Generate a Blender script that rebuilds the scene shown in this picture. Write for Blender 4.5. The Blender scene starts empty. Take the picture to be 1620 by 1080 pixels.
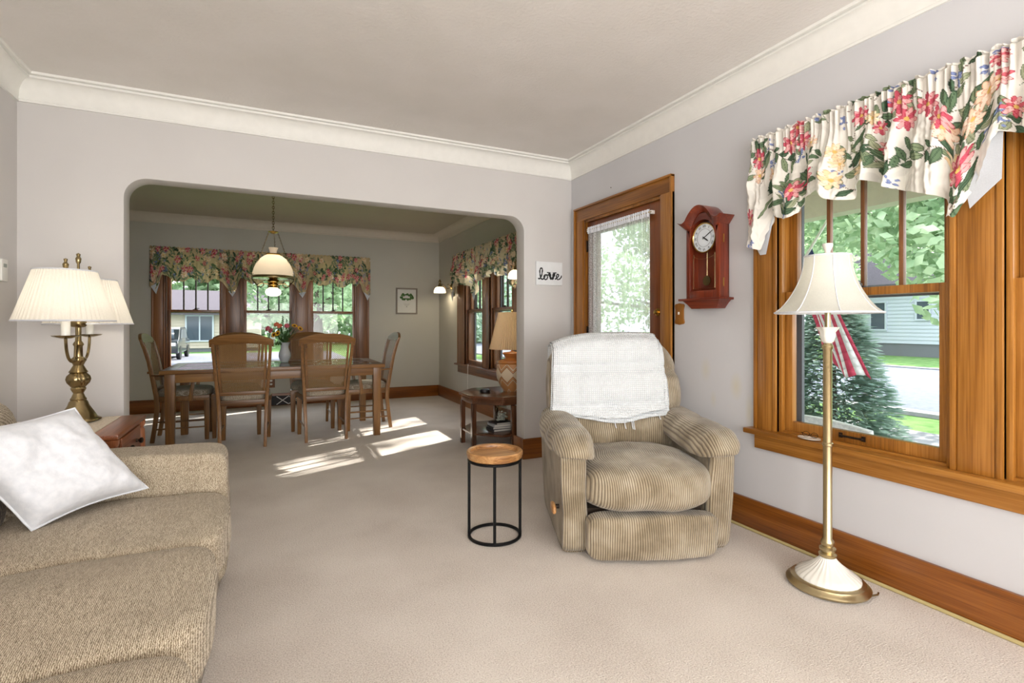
import bpy, bmesh, math, random
from math import sin, cos, pi, sqrt, atan2, radians
from mathutils import Vector, Matrix, noise
import numpy as np
random.seed(7)
sc = bpy.context.scene
col = sc.collection

# ------------------------------------------------------------------ camera
HC = 1.16
TH = math.atan(386 / 805.8)
cd = bpy.data.cameras.new('camera'); cam = bpy.data.objects.new('camera', cd); col.objects.link(cam)
cd.sensor_width = 36; cd.lens = 805.8 / 1620 * 36; cd.shift_y = -26.3 / 1620; cd.clip_start = 0.05; cd.clip_end = 400
cam.location = (0, 0, HC); cam.rotation_euler = (pi / 2, 0, -TH)
sc.camera = cam
# ------------------------------------------------------------------ colour management, world, sun
sc.view_settings.view_transform = 'Standard'; sc.view_settings.look = 'None'
sc.view_settings.gamma = 1; sc.view_settings.use_curve_mapping = False
sc.view_settings.exposure = 0.85
sc.cycles.use_denoising = True
sc.cycles.max_bounces = 10; sc.cycles.diffuse_bounces = 5; sc.cycles.transparent_max_bounces = 24
sc.cycles.sample_clamp_indirect = 6; sc.cycles.caustics_reflective = False; sc.cycles.caustics_refractive = False
w = bpy.data.worlds.new('sky'); sc.world = w; w.use_nodes = True
nt = w.node_tree; bg = nt.nodes['Background']
tc = nt.nodes.new('ShaderNodeTexCoord'); nz = nt.nodes.new('ShaderNodeTexNoise'); nz.inputs['Scale'].default_value = 3; nz.inputs['Detail'].default_value = 5
rp = nt.nodes.new('ShaderNodeValToRGB'); rp.color_ramp.elements[0].position = .4; rp.color_ramp.elements[1].position = .6
rp.color_ramp.elements[0].color = (.72, .85, 1, 1); rp.color_ramp.elements[1].color = (1, 1, 1, 1)
nt.links.new(tc.outputs['Generated'], nz.inputs['Vector']); nt.links.new(nz.outputs['Fac'], rp.inputs['Fac']); nt.links.new(rp.outputs['Color'], bg.inputs['Color'])
bg.inputs['Strength'].default_value = 2.45
def light(name, kind, loc, energy, color=(1, 1, 1), rot=None, size=None, size_y=None, direction=None, radius=None, spread=None):
    l = bpy.data.lights.new(name, kind); l.energy = energy; l.color = color
    o = bpy.data.objects.new(name, l); col.objects.link(o); o.location = loc
    if direction is not None: o.rotation_euler = Vector(direction).to_track_quat('-Z', 'Y').to_euler()
    if size is not None:
        l.shape = 'RECTANGLE'; l.size = size; l.size_y = size_y or size
    if radius is not None: l.shadow_soft_size = radius
    if spread is not None: l.spread = spread
    return o
sun = light('sun', 'SUN', (20, 5, 15), 8.0, (1, .95, .86), direction=(-1, -.45, -.75)); sun.data.angle = radians(.6)
# two area lights added behind the camera to brighten the living room
light('rear_fill_light', 'AREA', (.75, -2.52, 1.45), 120, (1, .99, .975), size=2.9, size_y=1.9, direction=(0, 1, 0.18))
light('left_fill_light', 'AREA', (-1.25, -1.1, 1.5), 38, (1, .97, .93), size=1.7, size_y=1.5, direction=(1, .25, 0))

# ------------------------------------------------------------------ measures of the room
L, R, D, D2, R2, LD = -1.322, 2.48, 3.93, 8.08, 2.54, -2.3
WT = 0.16; REAR = -2.6; CEIL = 2.62; WB = 4.08

# ------------------------------------------------------------------ materials
def lin(c):
    f = lambda v: (v / 255) / 12.92 if v / 255 <= .04045 else ((v / 255 + .055) / 1.055) ** 2.4
    return (f(c[0]), f(c[1]), f(c[2]), 1)
class NT:
    def __init__(s, name):
        s.m = bpy.data.materials.new(name); s.m.use_nodes = True; s.t = s.m.node_tree
        s.b = s.t.nodes['Principled BSDF']; s.out = s.t.nodes['Material Output']; s._c = None
    def n(s, kind, **kw):
        d = s.t.nodes.new('ShaderNode' + kind)
        for k, v in kw.items():
            if k in d.inputs: d.inputs[k].default_value = v
            else: setattr(d, k, v)
        return d
    def l(s, a, b): s.t.links.new(a, b)
    def obj(s, scale=(1, 1, 1), rot=(0, 0, 0)):
        tc = s.n('TexCoord'); mp = s.n('Mapping'); mp.inputs['Scale'].default_value = scale; mp.inputs['Rotation'].default_value = rot
        s.l(tc.outputs['Object'], mp.inputs['Vector']); return mp.outputs['Vector']
    def ramp(s, fac, stops):
        r = s.n('ValToRGB'); e = r.color_ramp.elements
        e[0].position = stops[0][0]; e[0].color = stops[0][1]; e[1].position = stops[-1][0]; e[1].color = stops[-1][1]
        for p, c in stops[1:-1]:
            x = e.new(p); x.color = c
        s.l(fac, r.inputs['Fac']); return r.outputs['Color']
    def bump(s, h, strength, dist=.002):
        b = s.n('Bump'); b.inputs['Strength'].default_value = strength; b.inputs['Distance'].default_value = dist
        s.l(h, b.inputs['Height']); s.l(b.outputs['Normal'], s.b.inputs['Normal']); return b
def M(name, c, rough=.6, metal=0, c2=None, scale=20, bump=0, bscale=None, dist=.002, spec=.5, coat=0, stretch=(1, 1, 1), lo=.35, hi=.65, sheen=0):
    k = NT(name); b = k.b
    b.inputs['Base Color'].default_value = lin(c); b.inputs['Roughness'].default_value = rough; b.inputs['Metallic'].default_value = metal
    b.inputs['Specular IOR Level'].default_value = spec; b.inputs['Coat Weight'].default_value = coat
    if sheen: b.inputs['Sheen Weight'].default_value = sheen
    v = k.obj(stretch)
    n = k.n('TexNoise'); n.inputs['Scale'].default_value = scale; n.inputs['Detail'].default_value = 6; k.l(v, n.inputs['Vector'])
    if c2 is None: c2 = tuple(max(0, x * .985) for x in c)
    k.l(k.ramp(n.outputs['Fac'], [(lo, lin(c)), (hi, lin(c2))]), b.inputs['Base Color'])
    if bump:
        n2 = k.n('TexNoise'); n2.inputs['Scale'].default_value = bscale or scale; n2.inputs['Detail'].default_value = 4; k.l(v, n2.inputs['Vector'])
        k.bump(n2.outputs['Fac'], bump, dist)
    return k.m
def wood(name, dark, mid, light_, axis='z', rough=.35, s=7, coat=.15):
    k = NT(name); ai = 'xyz'.index(axis)
    sc_ = [1, 1, 1]; sc_[ai] = .07
    v = k.obj(tuple(sc_))
    n = k.n('TexNoise'); n.inputs['Scale'].default_value = s; n.inputs['Detail'].default_value = 3; n.inputs['Distortion'].default_value = .6; k.l(v, n.inputs['Vector'])
    sc2 = [1, 1, 1]; sc2[ai] = .02
    v2 = k.obj(tuple(sc2))
    f = k.n('TexNoise'); f.inputs['Scale'].default_value = 170; f.inputs['Detail'].default_value = 2; k.l(v2, f.inputs['Vector'])
    mx = k.n('Mix'); mx.data_type = 'FLOAT'; mx.inputs[0].default_value = .38; k.l(n.outputs['Fac'], mx.inputs[2]); k.l(f.outputs['Fac'], mx.inputs[3])
    c = k.ramp(mx.outputs[0], [(.36, lin(dark)), (.5, lin(mid)), (.64, lin(light_))])
    k.l(c, k.b.inputs['Base Color']); k.b.inputs['Roughness'].default_value = rough; k.b.inputs['Coat Weight'].default_value = coat; k.b.inputs['Coat Roughness'].default_value = .25
    k.bump(mx.outputs[0], .12, .001)
    return k.m
def woods(name, *a, **kw): return {x: wood(name + '_' + x, *a, axis=x, **kw) for x in 'xyz'}
oak = woods('golden_oak', (108, 64, 16), (150, 96, 32), (178, 122, 54))
oakd = woods('shaded_oak', (84, 50, 24), (126, 80, 44), (150, 102, 62))  # oak darkened in its colour for the dimmer dining room light
base_w = woods('baseboard_oak', (92, 48, 14), (128, 72, 20), (154, 94, 36))
doorw = woods('door_oak', (92, 44, 14), (124, 64, 22), (146, 82, 34))
din = woods('dining_oak', (78, 48, 20), (124, 84, 40), (152, 110, 60), rough=.4)
cherry = woods('cherry', (84, 26, 12), (118, 44, 20), (146, 64, 32), rough=.28, coat=.3)
cherry2 = woods('end_table_cherry', (100, 50, 26), (140, 80, 46), (168, 106, 66), rough=.28, coat=.3)
walnut = woods('walnut', (60, 36, 20), (92, 56, 34), (122, 78, 48), rough=.2, coat=.5)
mango = woods('mango_wood', (120, 78, 42), (182, 132, 80), (208, 164, 112), rough=.35, s=14)

def wall_mat(name, c, stains=False):
    k = NT(name); v = k.obj()
    n = k.n('TexNoise'); n.inputs['Scale'].default_value = 1.3; n.inputs['Detail'].default_value = 3; k.l(v, n.inputs['Vector'])
    c2 = tuple(x * .975 for x in c)
    out = k.ramp(n.outputs['Fac'], [(.35, lin(c)), (.65, lin(c2))])
    if stains:   # yellowed touch-up patches beside the window
        for (y, z, ry, rz, f) in ((2.36, .88, .045, .085, .35), (2.13, .80, .05, .09, .5), (2.04, .66, .03, .12, .4), (2.3, .70, .03, .06, .3)):
            mp = k.n('Mapping'); mp.vector_type = 'TEXTURE'; mp.inputs['Location'].default_value = (R, y, z); mp.inputs['Scale'].default_value = (1, ry, rz)
            k.l(v, mp.inputs['Vector']); g = k.n('TexGradient'); g.gradient_type = 'SPHERICAL'; k.l(mp.outputs['Vector'], g.inputs['Vector'])
            mu = k.n('Math'); mu.operation = 'MULTIPLY'; mu.inputs[1].default_value = f; k.l(g.outputs['Fac'], mu.inputs[0])
            mx = k.n('Mix'); mx.data_type = 'RGBA'; mx.inputs[7].default_value = lin((206, 196, 160)); k.l(mu.outputs[0], mx.inputs[0]); k.l(out, mx.inputs[6]); out = mx.outputs[2]
    k.l(out, k.b.inputs['Base Color']); k.b.inputs['Roughness'].default_value = .75
    n2 = k.n('TexNoise'); n2.inputs['Scale'].default_value = 120; n2.inputs['Detail'].default_value = 3; k.l(v, n2.inputs['Vector']); k.bump(n2.outputs['Fac'], .12, .001)
    return k.m
m_wall = wall_mat('wall_paint', (211, 208, 206)); m_wallr = wall_mat('wall_paint_right', (206, 206, 209), True)
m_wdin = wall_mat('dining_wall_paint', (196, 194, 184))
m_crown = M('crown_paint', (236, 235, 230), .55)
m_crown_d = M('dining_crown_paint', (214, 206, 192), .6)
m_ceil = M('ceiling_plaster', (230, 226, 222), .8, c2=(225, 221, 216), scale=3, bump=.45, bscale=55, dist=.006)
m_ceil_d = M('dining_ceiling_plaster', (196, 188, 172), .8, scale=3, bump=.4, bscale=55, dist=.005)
def carpet():
    k = NT('carpet'); v = k.obj()
    a = k.n('TexNoise'); a.inputs['Scale'].default_value = 2.2; a.inputs['Detail'].default_value = 4; k.l(v, a.inputs['Vector'])
    b = k.n('TexNoise'); b.inputs['Scale'].default_value = 190; b.inputs['Detail'].default_value = 3; k.l(v, b.inputs['Vector'])
    mx = k.n('Mix'); mx.data_type = 'FLOAT'; mx.inputs[0].default_value = .72; k.l(a.outputs['Fac'], mx.inputs[2]); k.l(b.outputs['Fac'], mx.inputs[3])
    k.l(k.ramp(mx.outputs[0], [(.34, lin((186, 173, 162))), (.5, lin((218, 208, 198))), (.64, lin((234, 226, 217)))]), k.b.inputs['Base Color'])
    k.b.inputs['Roughness'].default_value = .95; k.b.inputs['Sheen Weight'].default_value = .2; k.b.inputs['Specular IOR Level'].default_value = .1
    k.bump(b.outputs['Fac'], .9, .006); return k.m
m_carpet = carpet()
brass = M('antique_brass', (168, 150, 112), .25, 1, c2=(140, 122, 86), scale=9)
brassb = M('bright_brass', (206, 166, 92), .2, 1)
satinb = M('satin_brass', (196, 180, 142), .3, 1)
black = M('black_metal', (22, 22, 24), .45, .6); blackp = M('black_plastic', (24, 24, 26), .4)
iron = M('dark_bronze', (48, 38, 30), .5, .7)
white = M('white_ceramic', (236, 234, 226), .25, coat=.4); whitep = M('white_plastic', (232, 231, 226), .4)
fabw = M('white_linen', (222, 224, 229), .9, c2=(212, 215, 221), scale=60, bump=.35, bscale=380, dist=.002, sheen=.2)
def weave_mat(name, c1, c2, c3, f=150, fz=None):
    k = NT(name); v = k.obj()
    w1 = k.n('TexWave'); w1.bands_direction = 'X'; w1.inputs['Scale'].default_value = f / 2; w1.inputs['Distortion'].default_value = 6; w1.inputs['Detail'].default_value = 2; w1.inputs['Detail Scale'].default_value = 3; k.l(v, w1.inputs['Vector'])
    w2 = k.n('TexNoise'); w2.inputs['Scale'].default_value = 150; w2.inputs['Detail'].default_value = 3
    v2 = k.obj((1, .28, 1)); k.l(v2, w2.inputs['Vector'])
    n = k.n('TexNoise'); n.inputs['Scale'].default_value = 14; n.inputs['Detail'].default_value = 5; v3 = k.obj((2.5, .5, 1)); k.l(v3, n.inputs['Vector'])
    mx = k.n('Mix'); mx.data_type = 'FLOAT'; mx.inputs[0].default_value = .5; k.l(w1.outputs['Fac'], mx.inputs[2]); k.l(w2.outputs['Fac'], mx.inputs[3])
    m2 = k.n('Mix'); m2.data_type = 'FLOAT'; m2.inputs[0].default_value = .14; k.l(mx.outputs[0], m2.inputs[2]); k.l(n.outputs['Fac'], m2.inputs[3])
    k.l(k.ramp(m2.outputs[0], [(.30, lin(c1)), (.5, lin(c2)), (.70, lin(c3))]), k.b.inputs['Base Color'])
    k.b.inputs['Roughness'].default_value = .95; k.b.inputs['Specular IOR Level'].default_value = .15; k.b.inputs['Sheen Weight'].default_value = .15
    k.bump(mx.outputs[0], .7, .003); return k.m
m_sofa = weave_mat('sofa_weave', (118, 103, 84), (170, 154, 130), (208, 196, 174))
m_sofad = weave_mat('brown_weave', (60, 48, 38), (96, 80, 66), (128, 112, 94))
m_seat = weave_mat('seat_tweed', (120, 104, 84), (160, 148, 130), (190, 180, 164), 90)
def cord_mat():
    k = NT('corduroy'); at = k.n('Attribute'); at.attribute_name = 'rib'
    mu = k.n('Math'); mu.operation = 'MULTIPLY'; mu.inputs[1].default_value = 2 * pi / .0115; k.l(at.outputs['Fac'], mu.inputs[0])
    v = k.obj(); n = k.n('TexNoise'); n.inputs['Scale'].default_value = 7; n.inputs['Detail'].default_value = 5; k.l(v, n.inputs['Vector'])
    ad = k.n('Math'); ad.operation = 'MULTIPLY_ADD'; ad.inputs[1].default_value = 1.5; k.l(n.outputs['Fac'], ad.inputs[0]); k.l(mu.outputs[0], ad.inputs[2])
    si = k.n('Math'); si.operation = 'SINE'; k.l(ad.outputs[0], si.inputs[0])
    h = k.n('MapRange'); h.inputs['From Min'].default_value = -1; h.inputs['From Max'].default_value = .7; k.l(si.outputs[0], h.inputs['Value'])
    ca = k.ramp(n.outputs['Fac'], [(.35, lin((146, 132, 108))), (.5, lin((170, 156, 132))), (.68, lin((192, 180, 158)))])
    mx = k.n('Mix'); mx.data_type = 'RGBA'; mx.blend_type = 'MULTIPLY'; mx.inputs[0].default_value = 1
    cb = k.ramp(h.outputs['Result'], [(0, (.42, .38, .34, 1)), (.6, (1, 1, 1, 1))])
    k.l(ca, mx.inputs[6]); k.l(cb, mx.inputs[7]); k.l(mx.outputs[2], k.b.inputs['Base Color'])
    k.b.inputs['Roughness'].default_value = .9; k.b.inputs['Sheen Weight'].default_value = .3; k.b.inputs['Specular IOR Level'].default_value = .1
    k.bump(h.outputs['Result'], .8, .004); return k.m
m_cord = cord_mat()
def waffle():
    k = NT('waffle_cotton'); v = k.obj()
    a = k.n('TexWave'); a.bands_direction = 'X'; a.inputs['Scale'].default_value = 26; a.inputs['Distortion'].default_value = .6; k.l(v, a.inputs['Vector'])
    b = k.n('TexWave'); b.bands_direction = 'Z'; b.inputs['Scale'].default_value = 26; b.inputs['Distortion'].default_value = .6; k.l(v, b.inputs['Vector'])
    m = k.n('Math'); m.operation = 'MULTIPLY'; k.l(a.outputs['Fac'], m.inputs[0]); k.l(b.outputs['Fac'], m.inputs[1])
    k.l(k.ramp(m.outputs[0], [(.0, lin((214, 220, 224))), (.5, lin((236, 238, 240)))]), k.b.inputs['Base Color']); k.b.inputs['Roughness'].default_value = .95
    k.bump(m.outputs[0], .8, .006); return k.m
m_waffle = waffle()
def glass_mat(name, tint=(1, 1, 1, 1), refl=.06, rough=0):
    k = NT(name); k.t.nodes.remove(k.b)
    a = k.n('BsdfTransparent'); a.inputs[0].default_value = tint
    g = k.n('BsdfGlossy'); g.inputs['Roughness'].default_value = rough
    f = k.n('Fresnel'); f.inputs['IOR'].default_value = 1.45
    ge = k.n('NewGeometry'); iv = k.n('Math'); iv.operation = 'SUBTRACT'; iv.inputs[0].default_value = 1; k.l(ge.outputs['Backfacing'], iv.inputs[1])
    mu = k.n('Math'); mu.operation = 'MULTIPLY'; k.l(f.outputs[0], mu.inputs[0]); k.l(iv.outputs[0], mu.inputs[1])
    m = k.n('MixShader'); k.l(mu.outputs[0], m.inputs[0]); k.l(a.outputs[0], m.inputs[1]); k.l(g.outputs[0], m.inputs[2]); k.l(m.outputs[0], k.out.inputs['Surface'])
    return k.m
m_glass = glass_mat('window_glass'); m_jar = glass_mat('jar_glass', (.86, .92, .9, 1))
def shade_mat(name, c, trans=.5, pleat=None, emit=0.0):
    k = NT(name); k.t.nodes.remove(k.b)
    d = k.n('BsdfDiffuse'); t = k.n('BsdfTranslucent'); d.inputs[0].default_value = lin(c); t.inputs[0].default_value = lin(c)
    m = k.n('MixShader'); m.inputs[0].default_value = trans
    v = k.obj(); n = k.n('TexNoise'); n.inputs['Scale'].default_value = 220; k.l(v, n.inputs['Vector'])
    c_ = k.ramp(n.outputs['Fac'], [(.3, lin(c)), (.7, lin(tuple(x * .97 for x in c)))]); k.l(c_, d.inputs[0]); k.l(c_, t.inputs[0])
    k.l(d.outputs[0], m.inputs[1]); k.l(t.outputs[0], m.inputs[2]); out = m.outputs[0]
    if emit:
        e = k.n('Emission'); e.inputs[0].default_value = lin(c); e.inputs[1].default_value = emit
        a = k.n('AddShader'); k.l(out, a.inputs[0]); k.l(e.outputs[0], a.inputs[1]); out = a.outputs[0]
    k.l(out, k.out.inputs['Surface']); return k.m
sh_white = shade_mat('shade_ivory_silk', (250, 247, 238), .5)
sh_bell = shade_mat('shade_cool_white', (238, 238, 230), .45)
sh_tan = shade_mat('shade_tan_pleated', (236, 214, 180), .55)
milk = shade_mat('milk_glass', (246, 232, 210), .5, emit=.08)
def emis(name, c, s):
    k = NT(name); k.b.inputs['Base Color'].default_value = lin(c); k.b.inputs['Emission Color'].default_value = lin(c); k.b.inputs['Emission Strength'].default_value = s
    v = k.obj(); n = k.n('TexNoise'); k.l(v, n.inputs['Vector']); k.l(k.ramp(n.outputs['Fac'], [(0, lin(c)), (1, lin(c))]), k.b.inputs['Base Color']); return k.m
bulb_m = emis('lit_bulb', (255, 244, 220), 3)
globe_m = emis('lit_globe', (255, 248, 232), 1.2)
def sheer(name, dens, scale):
    k = NT(name); k.t.nodes.remove(k.b)
    t = k.n('BsdfTransparent'); d = k.n('BsdfDiffuse'); d.inputs[0].default_value = (.88, .9, .92, 1); tl = k.n('BsdfTranslucent'); tl.inputs[0].default_value = (.9, .92, .94, 1)
    dm = k.n('MixShader'); dm.inputs[0].default_value = .5; k.l(d.outputs[0], dm.inputs[1]); k.l(tl.outputs[0], dm.inputs[2])
    v = k.obj(); n = k.n('TexVoronoi'); n.inputs['Scale'].default_value = scale; n.feature = 'DISTANCE_TO_EDGE'; k.l(v, n.inputs['Vector'])
    r = k.n('MapRange'); r.inputs['From Min'].default_value = .02; r.inputs['From Max'].default_value = .12; r.inputs['To Min'].default_value = min(1, dens + .35); r.inputs['To Max'].default_value = dens
    k.l(n.outputs['Distance'], r.inputs['Value'])
    m = k.n('MixShader'); k.l(r.outputs['Result'], m.inputs[0]); k.l(t.outputs[0], m.inputs[1]); k.l(dm.outputs[0], m.inputs[2]); k.l(m.outputs[0], k.out.inputs['Surface']); return k.m
m_sheer = sheer('sheer_voile', .5, 90); m_lace = sheer('lace_border', .6, 55)
def cane():
    k = NT('woven_cane'); tr = k.n('BsdfTransparent')
    k.b.inputs['Roughness'].default_value = .5
    hs = []
    for rot in (0, pi / 2, pi / 4, -pi / 4):
        v = k.obj((1, 1, 1), (0, rot, 0)); w_ = k.n('TexWave'); w_.bands_direction = 'X'; w_.inputs['Scale'].default_value = 24 if rot in (0, pi / 2) else 24; k.l(v, w_.inputs['Vector']); hs.append(w_.outputs['Fac'])
    cur = hs[0]
    for h in hs[1:]:
        m = k.n('Math'); m.operation = 'MAXIMUM'; k.l(cur, m.inputs[0]); k.l(h, m.inputs[1]); cur = m.outputs[0]
    g = k.n('Math'); g.operation = 'GREATER_THAN'; g.inputs[1].default_value = .92; k.l(cur, g.inputs[0])
    k.l(k.ramp(cur, [(.75, lin((96, 66, 34))), (1, lin((150, 112, 64)))]), k.b.inputs['Base Color'])
    mx = k.n('MixShader'); k.l(g.outputs[0], mx.inputs[0]); k.l(tr.outputs[0], mx.inputs[1]); k.l(k.b.outputs[0], mx.inputs[2]); k.l(mx.outputs[0], k.out.inputs['Surface']); return k.m
m_cane = cane()
def print_mat():
    k = NT('floral_chintz'); a = k.n('Attribute'); a.attribute_name = 'print'; k.l(a.outputs['Color'], k.b.inputs['Base Color']); k.b.inputs['Roughness'].default_value = .8
    k.b.inputs['Specular IOR Level'].default_value = .2
    v = k.obj(); n = k.n('TexNoise'); n.inputs['Scale'].default_value = 260; k.l(v, n.inputs['Vector']); k.bump(n.outputs['Fac'], .15, .001)
    t = k.n('BsdfTranslucent'); k.l(a.outputs['Color'], t.inputs[0]); m = k.n('MixShader'); m.inputs[0].default_value = .22
    k.l(k.b.outputs[0], m.inputs[1]); k.l(t.outputs[0], m.inputs[2]); k.l(m.outputs[0], k.out.inputs['Surface']); return k.m
m_print = print_mat()
m_lining = shade_mat('white_lining', (226, 230, 236), .3)
def leaf_mat(name, c, c2):
    k = NT(name); v = k.obj(); n = k.n('TexNoise'); n.inputs['Scale'].default_value = 2.5; n.inputs['Detail'].default_value = 4; k.l(v, n.inputs['Vector'])
    cc = k.ramp(n.outputs['Fac'], [(.35, lin(c)), (.65, lin(c2))]); k.l(cc, k.b.inputs['Base Color']); k.b.inputs['Roughness'].default_value = .6
    t = k.n('BsdfTranslucent'); k.l(cc, t.inputs[0]); m = k.n('MixShader'); m.inputs[0].default_value = .4; k.l(k.b.outputs[0], m.inputs[1]); k.l(t.outputs[0], m.inputs[2]); k.l(m.outputs[0], k.out.inputs['Surface']); return k.m
leaf1 = leaf_mat('maple_leaves', (134, 166, 124), (198, 216, 180)); leaf2 = leaf_mat('spruce_needles', (128, 156, 144), (186, 204, 190)); leaf3 = leaf_mat('hedge_leaves', (70, 96, 74), (120, 146, 110))
bark = M('bark', (104, 92, 84), .9, c2=(70, 60, 54), scale=14, bump=.5)
grass = M('lawn_grass', (122, 152, 98), .9, spec=0, c2=(92, 124, 76), scale=3, bump=.6, bscale=60, dist=.02)
asphalt = M('asphalt', (126, 131, 143), .95, c2=(114, 119, 131), scale=8, spec=0); concrete = M('concrete', (150, 150, 152), .9, c2=(136, 136, 140), scale=6, spec=.1)
siding = M('white_siding', (186, 193, 204), .7); tan_sid = M('tan_siding', (190, 178, 164), .8); roof_m = M('roof_shingles', (104, 99, 104), .95, c2=(84, 80, 86), scale=18, spec=0)
cream = M('porch_cream', (226, 218, 200), .7); darkglass = M('dark_window', (70, 80, 92), .15); found = M('foundation_block', (110, 112, 118), .9)
gravel = M('driveway', (136, 138, 148), .95, c2=(116, 118, 128), scale=20, spec=0)

# ------------------------------------------------------------------ mesh builder
class MB:
    def __init__(s): s.v = []; s.f = []; s.rib = None
    def add(s, vs, fs):
        o = len(s.v); s.v += [tuple(v) for v in vs]; s.f += [tuple(i + o for i in f) for f in fs]; return s
    def box(s, x0, x1, y0, y1, z0, z1):
        v = [(x, y, z) for x in (x0, x1) for y in (y0, y1) for z in (z0, z1)]
        return s.add(v, [(0, 1, 3, 2), (4, 6, 7, 5), (0, 4, 5, 1), (2, 3, 7, 6), (0, 2, 6, 4), (1, 5, 7, 3)])
    def prism(s, poly, a, b, axis='y', fn=None):
        """poly in the plane perpendicular to axis, extruded from a to b"""
        def pt(p, t):
            q = {'y': (p[0], t, p[1]), 'x': (t, p[0], p[1]), 'z': (p[0], p[1], t)}[axis]
            return fn(q) if fn else q
        n = len(poly); v = [pt(p, a) for p in poly] + [pt(p, b) for p in poly]
        f = [tuple(range(n - 1, -1, -1)), tuple(range(n, 2 * n))] + [(i, (i + 1) % n, n + (i + 1) % n, n + i) for i in range(n)]
        return s.add(v, f)
    def lathe(s, prof, c=(0, 0, 0), n=32, flute=None, cap=True):
        v = []; f = []
        for k, (r, z) in enumerate(prof):
            for i in range(n):
                a = 2 * pi * i / n; rr = r
                if flute: rr = r * (1 + flute(k / max(1, len(prof) - 1), a, z))
                v.append((c[0] + rr * cos(a), c[1] + rr * sin(a), c[2] + z))
        for k in range(len(prof) - 1):
            for i in range(n):
                j = (i + 1) % n; f.append((k * n + i, k * n + j, (k + 1) * n + j, (k + 1) * n + i))
        if cap:
            if prof[0][0] > 1e-4: f.append(tuple(range(n - 1, -1, -1)))
            if prof[-1][0] > 1e-4: f.append(tuple((len(prof) - 1) * n + i for i in range(n)))
        return s.add(v, f)
    def tube(s, path, r, n=8, closed=False, sq=None):
        P = [Vector(p) for p in path]; m = len(P); rs = r if isinstance(r, (list, tuple)) else [r] * m
        v = []; f = []; up = None
        for i, p in enumerate(P):
            if closed: t = (P[(i + 1) % m] - P[i - 1])
            else: t = P[min(i + 1, m - 1)] - P[max(i - 1, 0)]
            t = t.normalized() if t.length > 1e-9 else Vector((0, 0, 1))
            if up is None:
                up = Vector((0, 0, 1)) if abs(t.z) < .9 else Vector((0, 1, 0))
            a = t.cross(up)
            if a.length < 1e-6: a = t.cross(Vector((1, 0, 0)))
            a.normalize(); b = a.cross(t).normalized(); up = b
            for k in range(n):
                an = 2 * pi * (k + .5) / n; e = (sq or (1, 1))
                v.append(p + a * cos(an) * rs[i] * e[0] + b * sin(an) * rs[i] * e[1])
        for i in range(m if closed else m - 1):
            j = (i + 1) % m
            for k in range(n):
                l = (k + 1) % n; f.append((i * n + k, i * n + l, j * n + l, j * n + k))
        if not closed: f += [tuple(range(n - 1, -1, -1)), tuple((m - 1) * n + k for k in range(n))]
        return s.add(v, f)
    def bar(s, p, q, wd, dp=None):
        """square-section bar"""
        dp = dp or wd; return s.tube([p, q], sqrt(.5), 4, sq=(wd, dp))
    def sphere(s, c, r, n=12, m=8, sc_=(1, 1, 1)):
        v = []; f = []
        for i in range(1, m):
            for k in range(n):
                a = pi * i / m; b = 2 * pi * k / n; v.append((c[0] + r * sc_[0] * sin(a) * cos(b), c[1] + r * sc_[1] * sin(a) * sin(b), c[2] + r * sc_[2] * cos(a)))
        v += [(c[0], c[1], c[2] + r * sc_[2]), (c[0], c[1], c[2] - r * sc_[2])]; T = len(v) - 2
        for i in range(m - 2):
            for k in range(n):
                l = (k + 1) % n; f.append((i * n + k, (i + 1) * n + k, (i + 1) * n + l, i * n + l))
        for k in range(n):
            l = (k + 1) % n; f.append((T, k, l)); f.append((T + 1, (m - 2) * n + l, (m - 2) * n + k))
        return s.add(v, f)
    def soft(s, c, h, n=12, k=5, fn=None, rib=None):
        """rounded cushion block: centre c, half sizes h, superellipsoid power k, fn(unit point, point)->point"""
        idx = {}; v = []; f = []; ribs = []
        def vert(p):
            key = tuple(round(x * 1000) for x in p)
            if key in idx: return idx[key]
            d = (abs(p[0]) ** k + abs(p[1]) ** k + abs(p[2]) ** k) ** (1 / k); q = [x / d for x in p]
            w_ = Vector((c[0] + q[0] * h[0], c[1] + q[1] * h[1], c[2] + q[2] * h[2]))
            ribs.append(rib(Vector(q), w_) if rib else 0.0)
            if fn: w_ = fn(Vector(q), w_)
            idx[key] = len(v); v.append(tuple(w_)); return idx[key]
        nx, ny, nz_ = n if isinstance(n, tuple) else (n, n, n)
        g = lambda i, m: sin((2 * i / m - 1) * pi / 2 * .82) / sin(pi / 2 * .82)
        for ax, (na, nb) in enumerate(((ny, nz_), (nx, nz_), (nx, ny))):
            for sg in (-1, 1):
                for i in range(na):
                    for j in range(nb):
                        qs = []
                        for a, b in ((i, j), (i + 1, j), (i + 1, j + 1), (i, j + 1)):
                            A, B = g(a, na), g(b, nb); p = [A, B]; p.insert(ax, sg); qs.append(vert(tuple(p)))
                        flip = (sg > 0) == (ax == 1)
                        f.append(tuple(qs[::-1] if flip else qs))
        if rib:
            if s.rib is None: s.rib = [0.0] * len(s.v)
            s.rib += ribs
        return s.add(v, f)
    def grid(s, fn, nu, nv):
        v = [fn(i / nu, j / nv) for j in range(nv + 1) for i in range(nu + 1)]
        return s.add(v, [(j * (nu + 1) + i, j * (nu + 1) + i + 1, (j + 1) * (nu + 1) + i + 1, (j + 1) * (nu + 1) + i) for j in range(nv) for i in range(nu)])
    def xf(s, fn, start=0):
        for i in range(start, len(s.v)): s.v[i] = tuple(fn(Vector(s.v[i])))
        return s
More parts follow.
